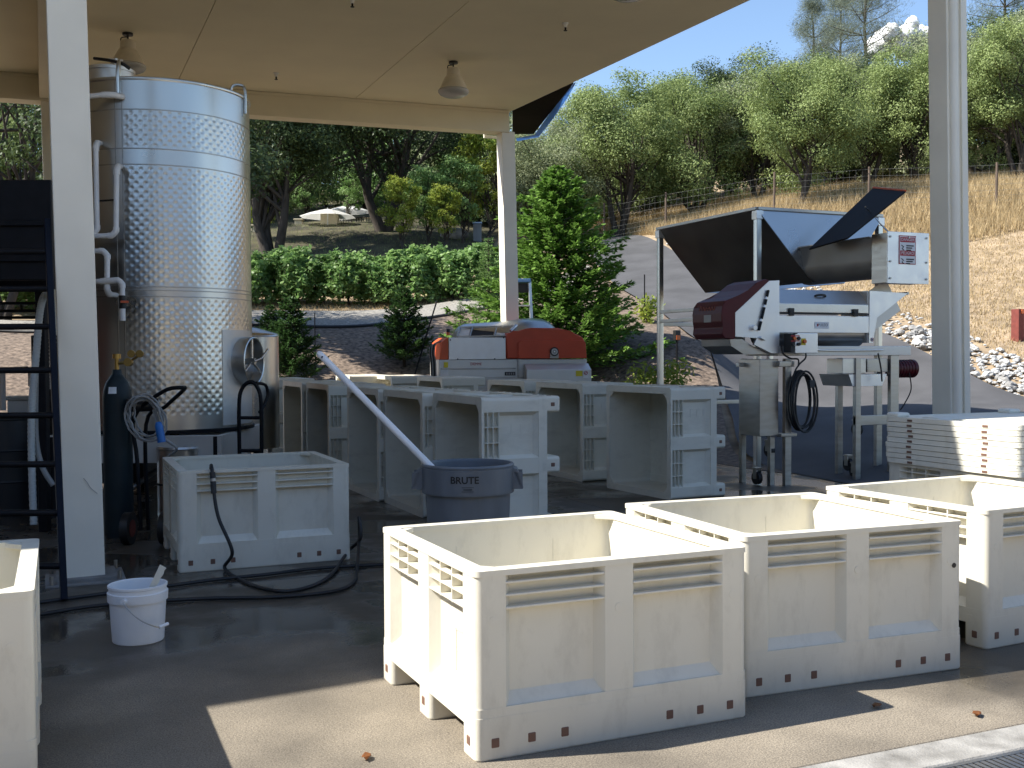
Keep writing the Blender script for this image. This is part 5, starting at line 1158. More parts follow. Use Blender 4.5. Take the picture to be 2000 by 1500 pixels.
def oak_mesh(seed, hgt, rx, trunk_h, ntr=2, nclump=75, per=170, leaf=.075, lean=0.3, tr=.16, low=.25, rs=1.0):
    rg = np.random.default_rng(seed); bm = N(); tips = []
    zc = trunk_h + (hgt - trunk_h) * .48; rz = (hgt - trunk_h) * .52
    cl, ct = [], []
    lobes = []
    nl = 9
    for k in range(nl):
        a = 2.4 * k + rg.random() * 1.1; f = (k + .5) / nl; zz = 1 - 1.75 * f; rad_ = math.sqrt(max(.05, 1 - zz * zz * .8)) * (.45 + .35 * rg.random())
        lobes.append(np.array([math.cos(a) * rx * rad_, math.sin(a) * rx * rad_, zc + zz * rz * (.55 + .3 * rg.random())]))
    for k in range(nclump):
        lo = lobes[k % nl]; d = unit(rg.normal(size=3)); q = rg.random() ** .5 * (.38 + .16 * ((k % nl) % 3))
        p = lo + d * q * np.array([rx, rx, rz * .8])
        p[2] = max(p[2], trunk_h * .8 + .25 * rg.random()); cl.append(p); ct.append(lo - np.array([0, 0, .25 * rz]))
    ct = np.array(ct)
    cl = np.array(cl)
    for k in range(ntr):
        a = 2 * math.pi * k / ntr + rg.random() * 1.2; ln = lean * (.6 + .8 * rg.random())
        b0 = Vector((.10 * math.cos(a) * ntr * tr * 3, .10 * math.sin(a) * ntr * tr * 3, -.4)); top = Vector((ln * rx * math.cos(a), ln * rx * math.sin(a), zc + rz * .1))
        m1 = b0.lerp(top, .35) + Vector((rg.normal() * .15, rg.normal() * .15, .1)); m2 = b0.lerp(top, .7) + Vector((rg.normal() * .2, rg.normal() * .2, 0))
        P = smoothpath([b0, Vector((b0.x * 1.1, b0.y * 1.1, .15)), m1, m2, top], 4); n = len(P)
        tube(bm, P, [tr * (1.5 if i < 2 else 1) * (1 - .75 * i / n) for i in range(n)], 8); tips.append(P)
    sel = rg.choice(len(cl), min(len(cl), 34), replace=False)
    for i in sel:
        P = tips[rg.integers(len(tips))]; s = P[int(len(P) * (.35 + .5 * rg.random()))]; e = Vector(cl[i]); mid = s.lerp(e, .5) + Vector((rg.normal() * .15, rg.normal() * .15, .15))
        tube(bm, smoothpath([s, mid, e], 3), [tr * .33, tr * .3, tr * .27, tr * .22, tr * .18, tr * .12, .012], 5, cap=False)
    me = bpy.data.meshes.new('trunk'); bm.to_mesh(me); bm.free()
    rad = rx * (.20 + .13 * rg.random(len(cl)))
    rad = rad * .86 * rs
    V, F, T = leaves(cl, rad, per, leaf, .65, .25, sq=(1.1, 1.1, .75), rg=rg, ctr=ct)
    return me, npmesh('crown', V, F, T)
def plant(name, label, cat, p, meshes, mats, sc_=1, rz=0, group=None, names=('trunk', 'crown')):
    t = thing(name, label, cat, p, rz, group); t.scale = (sc_, sc_, sc_) if not isinstance(sc_, tuple) else sc_
    for me, m, nm in zip(meshes, mats, names):
        o = bpy.data.objects.new(nm, me); COL.objects.link(o); o.parent = t
        if not me.materials: me.materials.append(None)
        o.material_slots[0].link = 'OBJECT'; o.material_slots[0].material = MATS[m]
    return t
for_s = lambda me: me.polygons.foreach_set('use_smooth', [True] * len(me.polygons))
OK_ = [oak_mesh(21, 6.0, 2.7, .8, 2, 150, 350, .047), oak_mesh(34, 6.4, 2.5, .85, 3, 150, 350, .047, .4), oak_mesh(47, 5.7, 3.0, .6, 3, 160, 350, .047, .35), oak_mesh(58, 6.8, 2.4, .9, 2, 150, 350, .047, .25)]
OH = (6.5, 6.9, 6.2, 7.3)
for a, b in OK_: for_s(a)
GO = 'oaks on the dry hillside'
hill = [  # column, distance, variant, scale, turn, leaf, label
    (1565, 41, 0, 1.0, .4, 'leaf_oak', 'oak with two crooked trunks standing out in front of the wire fence'),
    (1210, 45, 1, 1.0, 1.9, 'leaf_oak', 'rounded oak on the hill just left of the hopper'),
    (1085, 46, 2, .86, .6, 'leaf_oak_grey', 'oak directly behind the bright green conifer'),
    (1360, 47, 2, 1.02, 3.0, 'leaf_oak', 'broad oak above the left corner of the hopper'),
    (1480, 47, 3, 1.02, 5.0, 'leaf_oak_grey', 'tall grey-green oak behind the middle of the hopper'),
    (1690, 45, 1, 1.10, 2.5, 'leaf_oak', 'leafy oak above the raised hopper lid'),
    (1785, 44, 0, 1.08, 4.1, 'leaf_oak', 'oak crowding against the left side of the right front post'),
    (1985, 42, 3, 1.22, 1.1, 'leaf_oak', 'large oak at the right picture edge'),
    (1905, 47, 2, 1.25, .2, 'leaf_oak_grey', 'oak just right of the right front post'),
    (1625, 51, 3, 1.02, 2.2, 'leaf_oak_grey', 'oak half hidden behind the two-trunked one'),
    (1285, 53, 0, 1.12, 5.5, 'leaf_oak', 'second-row oak between the conifer and the hopper'),
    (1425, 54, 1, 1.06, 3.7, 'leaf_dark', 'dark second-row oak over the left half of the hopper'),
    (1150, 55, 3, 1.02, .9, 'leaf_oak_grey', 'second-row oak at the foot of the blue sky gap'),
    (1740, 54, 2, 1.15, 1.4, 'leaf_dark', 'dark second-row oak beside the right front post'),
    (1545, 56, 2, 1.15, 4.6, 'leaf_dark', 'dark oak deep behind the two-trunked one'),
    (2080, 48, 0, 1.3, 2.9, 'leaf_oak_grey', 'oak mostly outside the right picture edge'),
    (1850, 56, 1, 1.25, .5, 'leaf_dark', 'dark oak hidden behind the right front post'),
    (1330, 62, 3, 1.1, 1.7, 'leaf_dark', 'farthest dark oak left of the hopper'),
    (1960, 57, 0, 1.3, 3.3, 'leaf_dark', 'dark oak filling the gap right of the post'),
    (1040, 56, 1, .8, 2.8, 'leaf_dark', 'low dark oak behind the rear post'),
]
TOP = {1565: 92, 1210: 112, 1085: 212, 1360: 130, 1480: 92, 1690: 78, 1785: 80, 1985: 5, 1905: 20, 1625: 85, 1285: 135, 1425: 112, 1150: 175, 1740: 80, 1545: 85, 2080: -10, 1850: 70, 1330: 140, 1960: 10, 1040: 262}
for px, z, v, s, rz, m, lb in hill:
    p = ground_at(px, z); s = (at(px, TOP[px], z).z - p.z) / OH[v]; sw = max(s, .88)
    plant('oak_tree', lb, 'tree', p, OK_[v], ('bark_trunk', m), (sw, sw, s), rz, GO)
# the two big shady oaks and the trees round the patio
BO = [oak_mesh(71, 7.6, 4.0, 1.6, 2, 150, 280, .065, .28, .26), oak_mesh(83, 7.6, 2.7, 1.9, 3, 130, 280, .065, .3, .22)]
for a, b in BO: for_s(a)
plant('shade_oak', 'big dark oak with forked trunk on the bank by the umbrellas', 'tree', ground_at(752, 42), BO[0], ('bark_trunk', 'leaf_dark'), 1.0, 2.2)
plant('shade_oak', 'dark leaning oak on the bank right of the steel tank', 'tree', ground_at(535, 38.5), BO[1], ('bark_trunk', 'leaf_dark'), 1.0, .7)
for px, z, v, s, rz, m, lb in ((930, 52, 1, 1.0, .3, 'leaf_oak_grey', 'grey-green oak left of the rear post'), (860, 58, 2, 1.1, 1.1, 'leaf_dark', 'dark tree in the gap between shade oak and rear post'),
                               (620, 60, 0, 1.2, 2.0, 'leaf_oak', 'oak beyond the patio umbrellas'), (700, 66, 3, 1.0, 4.0, 'leaf_dark', 'far dark oak beyond the patio'), (480, 50, 2, 1.1, 5.2, 'leaf_oak', 'oak peeking out right behind the steel tank'),
                               (250, 46, 1, 1.2, 3.0, 'leaf_dark', 'oak behind the steel tank'), (20, 44, 0, 1.0, .5, 'leaf_oak', 'oak beyond the ladder at the left edge'), (-90, 48, 2, 1.2, 1.5, 'leaf_dark', 'oak at the far left, outside the picture')):
    plant('oak_tree', lb, 'tree', ground_at(px, z), OK_[v], ('bark_trunk', m), s, rz, 'trees round the patio')
plant('shade_oak', 'dark oak behind the tall tank that shades the mulch slope', 'tree', ground_at(318, 25.5), BO[1], ('bark_trunk', 'leaf_dark'), (1.0, 1.0, .95), 2.9)
sp = oak_mesh(95, 8.5, 3.4, 2.6, 2, 46, 120, .07, .35, .14); for_s(sp[0])
plant('open_oak', 'thin leafed oak against the sky at the upper left', 'tree', ground_at(10, 29), sp, ('bark_trunk', 'leaf_dark'), 1.15, 2.0)
sm = oak_mesh(101, 2.9, .75, .6, 2, 40, 140, .045, .3, .035, rs=1.35); for_s(sm[0])
for px, z, s, m, lb in ((788, 38.4, .95, 'leaf_yellow', 'small yellow-green tree right of the forked oak'), (838, 39.5, 1.05, 'leaf_vine', 'small light green tree on the bank, left of the utility box'), (872, 38.8, .85, 'leaf_yellow', 'slim young tree with pale leaves near the utility box'),
                        (955, 41, 1.6, 'leaf_yellow', 'bright yellow-green tree touching the rear post'), (905, 40, 1.2, 'leaf_feather', 'soft green young tree between utility box and rear post'), (515, 41, 1.0, 'leaf_yellow', 'yellow-green shrub by the patio pillar'), (600, 47, .9, 'leaf_vine', 'green shrub behind the patio railing'), (690, 46, .9, 'leaf_vine', 'green shrub below the umbrellas')):
    plant('young_tree', lb, 'tree', ground_at(px, z), sm, ('bark_trunk', m), s, px * .37, 'young trees on the bank')
us = oak_mesh(131, 2.6, 1.5, .12, 3, 60, 190, .06, .4, .04, rs=1.5); for_s(us[0])
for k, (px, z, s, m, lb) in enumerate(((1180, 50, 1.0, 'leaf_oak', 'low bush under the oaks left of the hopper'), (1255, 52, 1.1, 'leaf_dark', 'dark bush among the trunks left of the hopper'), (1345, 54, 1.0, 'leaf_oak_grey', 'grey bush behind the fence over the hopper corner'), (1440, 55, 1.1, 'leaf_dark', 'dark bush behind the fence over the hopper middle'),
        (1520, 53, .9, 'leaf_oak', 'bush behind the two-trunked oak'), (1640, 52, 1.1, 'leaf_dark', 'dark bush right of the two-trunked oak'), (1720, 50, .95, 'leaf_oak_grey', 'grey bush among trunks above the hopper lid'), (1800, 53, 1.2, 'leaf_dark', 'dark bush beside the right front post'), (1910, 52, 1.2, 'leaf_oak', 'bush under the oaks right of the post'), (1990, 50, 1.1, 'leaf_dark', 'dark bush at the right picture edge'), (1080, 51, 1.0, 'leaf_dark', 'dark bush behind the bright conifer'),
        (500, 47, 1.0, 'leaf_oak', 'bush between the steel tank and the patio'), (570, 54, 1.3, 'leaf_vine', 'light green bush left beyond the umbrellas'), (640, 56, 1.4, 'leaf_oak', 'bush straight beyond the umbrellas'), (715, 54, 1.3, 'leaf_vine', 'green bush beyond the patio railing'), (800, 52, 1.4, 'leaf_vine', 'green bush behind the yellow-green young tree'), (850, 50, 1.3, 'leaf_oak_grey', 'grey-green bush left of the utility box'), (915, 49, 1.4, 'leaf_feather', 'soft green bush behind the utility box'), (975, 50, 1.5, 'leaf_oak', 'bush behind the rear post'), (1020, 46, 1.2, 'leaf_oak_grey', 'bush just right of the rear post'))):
    plant('understorey_bush', lb, 'bush', ground_at(px, z), us, ('bark_trunk', m), s, k * 1.3, 'bushes under the trees', ('stems', 'foliage'))
# conifers
def conifer_mesh(seed, h, r, lev=30, nb=7, per=26, leaf=.07, droop=-.1, start=.04, upc=.35, asp=.3):
    rg = np.random.default_rng(seed); bm = N(); tube(bm, [(0, 0, -.2), (0, 0, h * .5), (0, 0, h)], [.028 * h ** .8, .016 * h ** .8, .006], 7)
    P, T, D = [], [], []
    for k in range(lev):
        f = start + (1 - start) * (k / lev) ** .92; z = h * f; L = r * (1 - f) ** .8 * (.8 + .4 * rg.random()) + .03
        for b in range(nb):
            a = 2 * math.pi * (b / nb + k * .618) + rg.normal() * .25; l_ = L * (.7 + .5 * rg.random()); d0 = np.array([math.cos(a), math.sin(a), droop + upc * .4 + rg.normal() * .1])
            pts = [np.array([0, 0, z]) + d0 * l_ * t_ + np.array([0, 0, upc * l_ * t_ * t_ * .6]) for t_ in (0, .35, .7, 1)]
            if l_ > .12: tube(bm, [tuple(q) for q in pts], [.012, .009, .006, .003], 4, cap=False)
            m_ = max(5, int(per * l_ / r + 4)); t_ = rg.random(m_) ** .7
            base = np.array([0, 0, z]) + d0 * l_ * t_[:, None] + np.array([0, 0, 1]) * (upc * l_ * .6 * t_ ** 2)[:, None]
            side = rg.choice([-1, 1], m_)[:, None] * np.array([-math.sin(a), math.cos(a), 0]) * (.75 * (1.1 - t_))[:, None] + d0 * .6 + rg.normal(size=(m_, 3)) * .22 + np.array([0, 0, .12])
            base = base + side * (rg.random(m_) * (.34 * l_ * (1.05 - t_) + .03))[:, None]
            P.append(base); D.append(unit(side)); T.append(np.clip(.25 + .5 * t_ + rg.normal(size=m_) * .25, 0, 1))
    P = np.concatenate(P); D = np.concatenate(D); T = np.concatenate(T); n = len(P)
    s = leaf * (.7 + .8 * rg.random((n, 1))) * 2; nr = unit(rg.normal(size=(n, 3)) * .5 + np.array([0, 0, 1])); b = unit(np.cross(nr, D))
    V = np.stack([P, P + D * s * .5 + b * s * asp, P + D * s, P + D * s * .5 - b * s * asp], 1).reshape(-1, 3)
    me = bpy.data.meshes.new('trunk'); bm.to_mesh(me); bm.free(); for_s(me)
    return me, npmesh('foliage', V, np.arange(n * 4).reshape(n, 4), T)
def conif(px, z, me, s, rz, m, lb, top=None, hh=1):
    p = ground_at(px, z)
    w_c = s
    if top is not None: s = (at(px, top, z).z - p.z) / hh
    plant('conifer', lb, 'conifer', p, me, ('bark_trunk', m), (s * w_c, s * w_c, s), rz, 'young conifers behind the slab', ('trunk', 'foliage'))
cA = conifer_mesh(5, 5, 2.0, 46, 9, 230, .045, -.15, .03, .42, .26); cB = conifer_mesh(6, 2, .78, 22, 8, 150, .028, .05, .10, .3, .26); cC = conifer_mesh(9, 4, 1.1, 30, 6, 150, .034, -.1, .06, .1, .16)
conif(1090, 22.8, cA, 1.2, .3, 'leaf_conifer', 'bright green full young conifer right of the rear post', 325, 5)
conif(790, 24.2, cB, 1, 1.1, 'leaf_conifer_dark', 'small open conifer alone on the mulch slope', 560, 2)
conif(568, 22.6, cB, 1, 2.1, 'leaf_conifer_dark', 'dark bushy conifer right of the small steel tank', 580, 2)
conif(530, 23.6, cB, 1, 4.1, 'leaf_conifer_dark', 'dark conifer partly hidden behind the tall tank', 595, 2)
conif(955, 24.5, cC, 1, .5, 'leaf_feather', 'wispy pale conifer left of the rear post', 462, 4)
conif(900, 25.3, cC, 1, 2.5, 'leaf_feather', 'low feathery conifer behind the left end of the press', 585, 4)
conif(1180, 24.5, cB, 1, 3.3, 'leaf_conifer', 'low conifer branch mass right of the full one', 560, 2)
# pines on the skyline
def pine_mesh(seed, h, r):
    rg = np.random.default_rng(seed); bm = N(); P = smoothpath([(0, 0, -.5), (.2, .1, h * .35), (-.15, .1, h * .7), (.1, 0, h)], 5); n = len(P); tube(bm, P, [.24 * (1 - .85 * i / n) for i in range(n)], 8); cl = []
    for k in range(44):
        f = .35 + .65 * rg.random(); s = P[min(n - 1, int(f * n))]; a = rg.random() * 6.28; L = r * (1.15 - f) * (.5 + rg.random()); e = s + Vector((math.cos(a) * L, math.sin(a) * L, L * (.2 + .4 * rg.random())))
        tube(bm, [s, s.lerp(e, .5) + Vector((0, 0, -.1)), e], [.05, .035, .012], 4, cap=False); cl += [e, s.lerp(e, .75), s.lerp(e, .55)]
    me = bpy.data.meshes.new('trunk'); bm.to_mesh(me); bm.free(); for_s(me)
    V, F, T = leaves(np.array(cl), .8 + .45 * rg.random(len(cl)), 170, .2, 1.0, .6, .05, rg=rg); return me, npmesh('foliage', V, F, T)
pn = pine_mesh(3, 14, 4.5)
for px, z, s, rz, top, lb in ((1690, 74, 1, .2, -45, 'tall grey pine on the skyline with a bare dark trunk'), (1585, 78, 1, 2.3, 20, 'grey pine on the skyline left of the taller one'), (1955, 76, 1, 4.0, -60, 'grey pine at the top right corner'), (1640, 82, 1, 1.2, 10, 'thin grey pine between two others on the skyline'), (1790, 80, 1, 3.3, 85, 'low grey pine in front of the white cloud')):
    p = ground_at(px, z); plant('grey_pine', lb, 'pine', p, pn, ('bark_trunk', 'leaf_pine'), (at(px, top, z).z - p.z) / 14, rz, 'grey pines on the skyline', ('trunk', 'foliage'))
# vines
def vine_mesh(seed):
    rg = np.random.default_rng(seed); bm = N(); tube(bm, smoothpath([(0, 0, -.1), (.04, 0, .3), (-.03, .02, .6), (0, 0, .8)], 3), .035, 6)
    cl = []
    for k in range(30):
        a = rg.random() * 6.283; ln = .45 + .75 * rg.random(); pk = .95 + .5 * rg.random(); ze = .02 + .6 * rg.random(); x0 = rg.uniform(-.3, .3)
        pts = smoothpath([(x0, 0, .75), (x0 + math.cos(a) * ln * .3, math.sin(a) * ln * .25, pk), (x0 + math.cos(a) * ln * .75, math.sin(a) * ln * .55, pk * .85 + ze * .15), (x0 + math.cos(a) * ln, math.sin(a) * ln * .7, ze)], 4)
        if k % 6 == 0: pts = smoothpath([(x0, 0, .8), (x0 + .1 * math.cos(a), 0, 1.3), (x0 + .3 * math.cos(a), 0, 1.65)], 5)
        tube(bm, pts, .008, 4, cap=False); cl += [tuple(q) for q in pts[1:]]
    cl = np.array(cl)
    me = bpy.data.meshes.new('trunk'); bm.to_mesh(me); bm.free(); for_s(me)
    V, F, T = leaves(cl, np.full(len(cl), .18), 17, .066, 1.2, .5, .62, rg=rg)
    return me, npmesh('foliage', V, F, T)
VM = [vine_mesh(k) for k in (2, 4, 6)]
A_, B_2 = ground_at(-350, 29.7), ground_at(985, 32.2)
ORD = ('first', 'second', 'third', 'fourth', 'fifth', 'sixth', 'seventh', 'eighth', 'ninth', 'tenth', 'eleventh', 'twelfth')
nv = 26
for k in range(nv):
    f = k / (nv - 1); q = A_.lerp(B_2, f); q.z = H(q.x, q.y); dx = (B_2 - A_)
    plant('grape_vine', ('%s leafy grape vine left of the rear post in the row beyond the gravel path' % ORD[nv - 1 - k] if nv - 1 - k < 10 else 'leafy grape vine in the row beyond the tall tank and ladder'), 'vine', q, VM[k % 3], ('bark_trunk', 'leaf_vine'), (1.0 + .2 * ((k * 3) % 4) / 4, 1.1, .76 + .2 * ((k * 7) % 5) / 5), math.atan2(dx.y, dx.x) + (math.pi if k % 2 else 0), 'grape vines in a row', ('trunk', 'foliage'))
# shrubs
def shrub_mesh(seed, r, h, n=26, per=75, leaf=.06, asp=.35):
    rg = np.random.default_rng(seed); bm = N(); d = unit(rg.normal(size=(n, 3))) * rg.random((n, 1)) ** .5; d[:, 2] = np.abs(d[:, 2]); c = d * np.array([r, r, h]) + np.array([0, 0, .05])
    for q in c: tube(bm, [(0, 0, -.05), tuple(q * .5), tuple(q)], [.014, .01, .004], 4, cap=False)
    me = bpy.data.meshes.new('stems'); bm.to_mesh(me); bm.free(); V, F, T = leaves(c, .2 + .1 * rg.random(n), per, leaf, .7, .4, asp, rg=rg); return me, npmesh('foliage', V, F, T)
sh = shrub_mesh(8, .75, .95)
plant('shrub', 'bright green leafy shrub left of the hopper leg', 'shrub', ground_at(1288, 20.2) + Vector((0, 0, -.05)), sh, ('bark_trunk', 'leaf_yellow'), (1, 1, .95), 0, None, ('stems', 'foliage'))
sh2 = shrub_mesh(12, .18, .8, 9, 40, .06)
p = ground_at(1266, 26.5); plant('staked_sapling', 'small sapling tied to a dark stake at the driveway edge', 'sapling', p, sh2, ('bark_trunk', 'leaf_yellow'), 1.15, 0, None, ('stems', 'foliage'))
bm = N(); cyl(bm, p + Vector((-.1, 0, -.1)), p + Vector((-.1, 0, 1.2)), .016, 6); tag(obj('stake', bm, 'black_steel'), 'thin dark stake beside the sapling at the driveway', 'stake')
bm = N(); a, b = at(808, 668, 23.7), at(853, 588, 24.6); a.z = H(a.x, a.y); cyl(bm, a, b, .018, 6); tag(obj('stake', bm, 'black_steel'), 'dark leaning stake beside the small conifer on the mulch', 'stake')
bm = N(); a = ground_at(616, 23.5); cyl(bm, a, a + Vector((0, 0, 1.35)), .012, 6); tag(obj('stake', bm, 'black_steel'), 'thin upright stake right of the dark conifer', 'stake')
# black edging along the path
ed = [Vector(gp(px, z) + (0,)) for px, z in ((-320, 25.85), (60, 26.15), (500, 26.55), (700, 27.05), (860, 28.4), (1000, 30.2))]
bm = N(); P = smoothpath(ed, 14); P = [Vector((q.x, q.y, H(q.x, q.y) + .06)) for q in P]; tube(bm, P, .045, 6); tag(obj('path_edging', bm, 'black_rubber'), 'black edging pipe between mulch slope and gravel path', 'edging')

# ------------------------------------------------------------------ hillside furniture
fp_ = [(1060, 45), (1180, 43.5), (1300, 42), (1511, 40), (1695, 39), (1820, 38), (1943, 37), (2080, 36)]
fn = thing('wire_fence', 'wire mesh deer fence on wooden posts along the top of the dry slope', 'fence', ground_at(1511, 40)); fo = Vector(fn.location)
PP = [ground_at(*q) for q in fp_]
for i, q in enumerate(PP):
    bm = N(); tube(bm, [q - fo - Vector((0, 0, .2)), q - fo + Vector((.02, 0, 1.45 + .08 * (i % 2)))], [.045, .04], 8); obj('post', bm, 'fence_wood', fn)
for hz_ in (.15, .32, .5, .7, .9, 1.12, 1.36):
    bm = N(); tube(bm, [q - fo + Vector((0, 0, hz_)) for q in PP], .0035, 4); obj('wire', bm, 'wire', fn)
bm = N()
for a, b in zip(PP, PP[1:]):
    n = int((b - a).length / .22)
    for k in range(1, n): q = a.lerp(b, k / n); q = q - fo; tube(bm, [q + Vector((0, 0, .1)), q + Vector((0, 0, 1.36))], .0022, 3, cap=False)
o = obj('mesh_wires', bm, 'wire', fn); o['kind'] = 'stuff'
# red marker post
g = at(1987, 724, 24.6); g.z = H(g.x, g.y)
t = thing('marker_post', 'short dark red wooden post with orange reflector at the right edge', 'marker post', g, -TH + .5)
bm = N(); box(bm, (-.1, -.1, -.2), (.1, .1, .66), .008); obj('post', bm, 'marker_wood', t)
bm = N(); cyl(bm, (.02, -.1, .60), (.02, -.115, .60), .05, 16); obj('reflector', bm, 'button_orange', t)
g = ground_at(1322, 21.0); t = thing('driveway_marker', 'low dark lamp post with orange lens in the bright shrub', 'marker post', g)
bm = N(); cyl(bm, (0, 0, -.1), (0, 0, .95), .02, 8); obj('stem', bm, 'black_steel', t); bm = N(); box(bm, (-.06, -.05, .95), (.06, .05, 1.15), .01); obj('head', bm, 'black_rubber', t); bm = N(); box(bm, (-.045, -.06, .96), (.045, -.051, 1.05), .004); obj('lens', bm, 'button_orange', t)
# white rocks along the driveway
RK = []
for k in range(6):
    rg = np.random.default_rng(k); bm = N(); bmesh.ops.create_icosphere(bm, subdivisions=2, radius=1)
    for v in bm.verts: f = 1 + .22 * math.sin(v.co.x * 3 + k) * math.sin(v.co.y * 2.6 + k * 2) + .12 * rg.normal() ; v.co = Vector((v.co.x * f * 1.15, v.co.y * f * .9, v.co.z * f * .65))
    me = bpy.data.meshes.new('rock'); bm.to_mesh(me); bm.free(); me.materials.append(MATS['rock_white' if k % 3 else 'rock_grey']); RK.append(me)
def edge_pt(f):
    P = [(2130, 19.5), (2000, 21.5), (1880, 23), (1760, 25), (1560, 29), (1400, 33), (1290, 38.5)]
    x = f * (len(P) - 1); i = min(int(x), len(P) - 2); u = x - i; return P[i][0] * (1 - u) + P[i + 1][0] * u, P[i][1] * (1 - u) + P[i + 1][1] * u
rr = random.Random(5)
for k in range(230):
    f = rr.random() ** 1.35 * .8; px, z = edge_pt(f); p = ground_at(px, z) + Vector((1, .25, 0)) * (.12 + rr.random() * (1.0 if f < .45 else .7)); p.z = H(p.x, p.y)
    o = bpy.data.objects.new('edge_rock', RK[rr.randrange(6)]); COL.objects.link(o); s = .045 + .085 * rr.random() ** 2.4; o.location = p + Vector((0, 0, s * .25)); o.scale = (s, s, s); o.rotation_euler = (rr.random() * .6, rr.random() * .6, rr.random() * 6.28)
    tag(o, 'pale rock in the stone edging between driveway and dry slope', 'rock', 'pale rocks along the driveway')
bm = N()
for k in range(900):
    px, z = edge_pt(rr.random()); p = ground_at(px, z) + Vector((1, .25, 0)) * (.05 + rr.random() * 1.5); p.z = H(p.x, p.y) + .01; s = .03 + .04 * rr.random()
    bmesh.ops.create_icosphere(bm, subdivisions=1, radius=s, matrix=Matrix.Translation(p) @ Matrix.Rotation(rr.random() * 6, 4, 'Z') @ Matrix.Diagonal((1.3, 1, .6, 1)))
o = obj('edge_pebbles', bm, 'rock_white', None, False); tag(o, 'small pale pebbles filling the stone edging along the driveway', 'pebbles', None, 'stuff')
# dry grass
def grass(name, label, n, pick, hmin, hmax, wd, m='straw', seed=3):
    rg = np.random.default_rng(seed); xy = pick(rg, n); n = len(xy); z = Hn(xy) - .06; P = np.column_stack([xy, z])
    h = hmin + (hmax - hmin) * rg.random((n, 1)) ** 1.5; a = rg.random(n) * 6.283; d = np.column_stack([np.cos(a), np.sin(a), np.zeros(n)]); ln = rg.normal(size=(n, 3)) * np.array([.3, .3, 0])
    tip = P + np.array([0, 0, 1]) * h + ln * h; V = np.stack([P - d * wd, P + d * wd, tip], 1).reshape(-1, 3)
    o = link(name, npmesh(name, V, np.arange(n * 3).reshape(n, 3), np.clip(rg.random(n) * .8 + .2 * rg.random(n), 0, 1)), m, None, False); tag(o, label, 'grass', None, 'stuff')
def pick_hill(z0, z1, p0, p1):
    def f(rg, n):
        px = rg.uniform(p0, p1, n); z = np.sqrt(rg.uniform(z0 ** 2, z1 ** 2, n)); u = (px - 1000) / FPX
        xy = np.stack([(np.sin(TH) + np.cos(TH) * u) * z, (np.cos(TH) - np.sin(TH) * u) * z], 1)
        # keep to the uphill side of the stone edging
        ex = np.array([(2130, 19.5), (2000, 21.5), (1880, 23), (1760, 25), (1560, 29), (1400, 33), (1290, 38.5), (1150, 47)])[::-1]
        ok = z > np.interp(px, ex[:, 0], ex[:, 1]) + 1.9
        return xy[ok]
    return f
grass('tall_dry_grass', 'tall pale dry grass along the fence on the hillside', 130000, pick_hill(34, 52, 1140, 2150), .18, .60, .012)
grass('short_dry_grass', 'short trampled dry grass on the lower slope', 90000, pick_hill(22, 37, 1250, 2200), .03, .13, .011, seed=9)
def pick_strip(z0, z1, p0, p1):
    def f(rg, n):
        px = rg.uniform(p0, p1, n); z = rg.uniform(0, 1, n) * (z1 - z0) + z0 + (px - 700) * .0028 * (px > 700); u = (px - 1000) / FPX
        return np.stack([(np.sin(TH) + np.cos(TH) * u) * z, (np.cos(TH) - np.sin(TH) * u) * z], 1)
    return f
grass('vine_row_grass', 'thin dry grass between gravel path and vines', 16000, pick_strip(29.7, 33, -300, 980), .03, .16, .009, seed=12)
grass('bank_grass', 'sparse green ground cover on the shaded bank', 30000, pick_strip(35, 46, -300, 960), .04, .22, .014, 'leaf_oak', seed=14)

# ------------------------------------------------------------------ patio: umbrellas, pillars, railing, utility box
def umbrella(px, z, rim_y, top_y, wpx, lb):
    c = at(px, rim_y, z); g = Vector((c.x, c.y, H(c.x, c.y))); t = thing('patio_umbrella', lb, 'umbrella', g); r = wpx / 2 * z / FPX; h1 = c.z - g.z; h2 = at(px, top_y, z).z - g.z
    bm = N(); n = 8; prof = [(r, h1), (r * .6, h1 + (h2 - h1) * .5), (r * .2, h1 + (h2 - h1) * .88), (.02, h2)]
    rings = [[bm.verts.new((rr_ * math.cos(2 * math.pi * k / n), rr_ * math.sin(2 * math.pi * k / n), z_)) for k in range(n)] for rr_, z_ in prof]
    for a, b in zip(rings, rings[1:]):
        for k in range(n): bm.faces.new((a[k], a[(k + 1) % n], b[(k + 1) % n], b[k]))
    bmesh.ops.solidify(bm, geom=bm.faces[:], thickness=.01); obj('canopy', bm, 'umbrella_cloth', t, False)
    bm = N(); cyl(bm, (0, 0, 0), (0, 0, h2 + .05), .025, 10); obj('pole', bm, 'aluminium', t)
umbrella(640, 44.5, 424, 408, 112, 'white patio umbrella in front, spread wide under the dark oak')
umbrella(680, 48, 414, 401, 92, 'white patio umbrella behind the wider one')
for px, z, w_, ty, by in ((645, 45, 32, 415, 470), (505, 43, 26, 440, 480), (584, 45, 14, 428, 468), (725, 47, 24, 425, 462)):
    c = at(px, by, z); g = Vector((c.x, c.y, H(c.x, c.y) - .1)); t = thing('patio_pillar', {645: 'cream pillar under the white umbrellas', 505: 'pale pillar just right of the steel tank', 584: 'narrow cream pillar left of the umbrellas', 725: 'cream pillar beside the forked oak trunk'}[px], 'pillar', g, -TH)
    h_ = at(px, ty, z).z - g.z; r = w_ / 2 * z / FPX; bm = N(); box(bm, (-r, -r, 0), (r, r, h_ - .06), .01); obj('shaft', bm, 'stucco', t); bm = N(); box(bm, (-r - .04, -r - .04, h_ - .058), (r + .04, r + .04, h_), .01); obj('cap', bm, 'stucco', t)
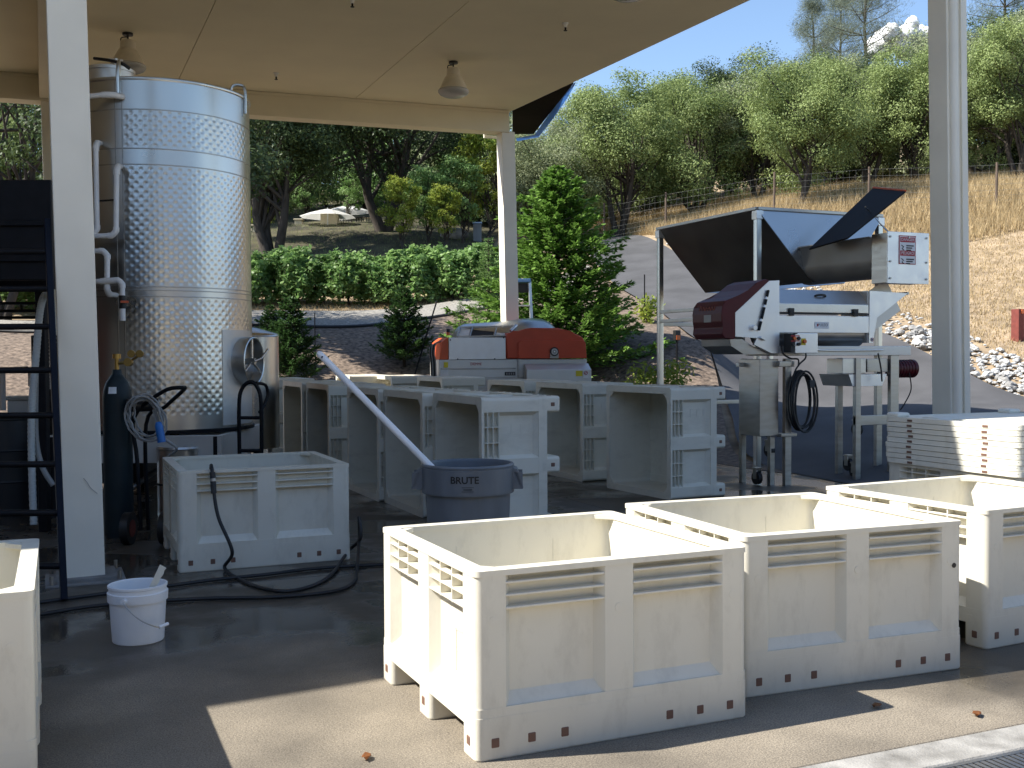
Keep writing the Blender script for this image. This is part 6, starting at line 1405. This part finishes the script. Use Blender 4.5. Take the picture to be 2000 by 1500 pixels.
a, b = ground_at(648, 45.2), ground_at(728, 46.8); t = thing('patio_railing', 'black metal railing between the patio pillars', 'railing', a); h0 = at(690, 432, 46).z - a.z
for f in (.08, .95):
    bm = N(); tube(bm, [Vector((0, 0, h0 * f)), b - a + Vector((0, 0, h0 * f))], .02, 6); obj('rail', bm, 'black_steel', t)
for k in range(17):
    q = (b - a) * (k / 16); bm = N(); tube(bm, [q + Vector((0, 0, -.1)), q + Vector((0, 0, h0))], .013, 5); obj('baluster', bm, 'black_steel', t)
g = ground_at(934, 41); t = thing('utility_box', 'blue-grey utility box on the bank left of the rear post', 'utility box', g, -TH); bm = N(); box(bm, (-.16, -.15, -.1), (.16, .15, .68), .02); obj('cabinet', bm, 'can_grey', t); bm = N(); box(bm, (-.18, -.17, .682), (.18, .17, .74), .02); obj('lid', bm, 'print_blue', t)
g = ground_at(890, 41.5); bm = N(); bmesh.ops.create_icosphere(bm, subdivisions=3, radius=.55)
for v in bm.verts: v.co *= 1 + .1 * math.sin(v.co.x * 7) * math.sin(v.co.y * 6 + 1); v.co.z *= .55
o = obj('boulder', bm, 'rock_grey'); o.location = g + Vector((0, 0, .1)); tag(o, 'dark boulder beside the utility box on the bank', 'boulder')
# ------------------------------------------------------------------ cloud
cl_ = N(); c0 = at(1775, 62, 900); rg = np.random.default_rng(4)
for k in range(34):
    u = rg.uniform(-1, 1); v = rg.random() * (1 - u * u) ** .5; s = 900 / FPX
    p = c0 + c_r * (u * 62 * s) + c_u * ((v * 46 - 34) * s) + c_f * rg.normal() * 12; r = rg.uniform(13, 24) * s * (1.1 - .45 * v)
    bmesh.ops.create_icosphere(cl_, subdivisions=4, radius=r, matrix=Matrix.Translation(p))
for v in cl_.verts:
    q = v.co; v.co = q + Vector((math.sin(q.z * .9 + q.x * .7) + .5 * math.sin(q.z * 2.3 + q.x * 1.9), math.sin(q.x * .8 + q.z), math.sin(q.y * .7 + q.x * .9) + .5 * math.sin(q.x * 2.1 + q.z * 1.7))) * .55
tag(obj('cumulus_cloud', cl_, 'cloud'), 'white cumulus cloud above the oaks left of the right post', 'cloud', None, 'stuff')

# ------------------------------------------------------------------ unseen buildings, added to block sky light behind and left of the viewer
t = thing('sky_block_building', 'unseen stucco building with tall doors, added behind the viewer to block sky light', 'building', (-22, -9, 0))
bm = N(); box(bm, (0, -12, -.6), (44, 0, 4.4), .02); wl = obj('wall', bm, 'stucco', t)
bm = N(); prism(bm, [(-13, 4.42), (1.2, 4.42), (-6, 6.6)], 'x', -.8, 44.8); obj('roof', bm, 'dark_soffit', t)
for x in (6, 14, 27, 36):
    bm = N(); box(bm, (x, .003, 0), (x + 3.2, .06, 3.6), .01); d_ = obj('door', bm, 'marker_wood', t)
    bm = N(); box(bm, (x - .15, .003, 0), (x - .005, .09, 3.75)); box(bm, (x + 3.205, .003, 0), (x + 3.35, .09, 3.75)); box(bm, (x - .15, .003, 3.755), (x + 3.35, .09, 3.9)); obj('door_frame', bm, 'cream_paint', d_)
t = thing('sky_block_wing', 'unseen dark stucco wing added on the left to keep light out of the shed', 'building', (-15.2, -8.9, 0))  # added out of view to darken the shed and bin openings
bm = N(); box(bm, (0, 0, -.6), (6, 30, 5.5), .02); obj('wall', bm, 'stucco_darkened', t)
bm = N(); prism(bm, [(-.6, 5.52), (5.9, 5.52), (2.8, 7.2)], 'y', -.4, 30.4); obj('roof', bm, 'dark_soffit', t)
for y in (16.5, 22): 
    bm = N(); box(bm, (6.003, y, 0), (6.06, y + 3.4, 3.6), .01); obj('door', bm, 'marker_wood', t)
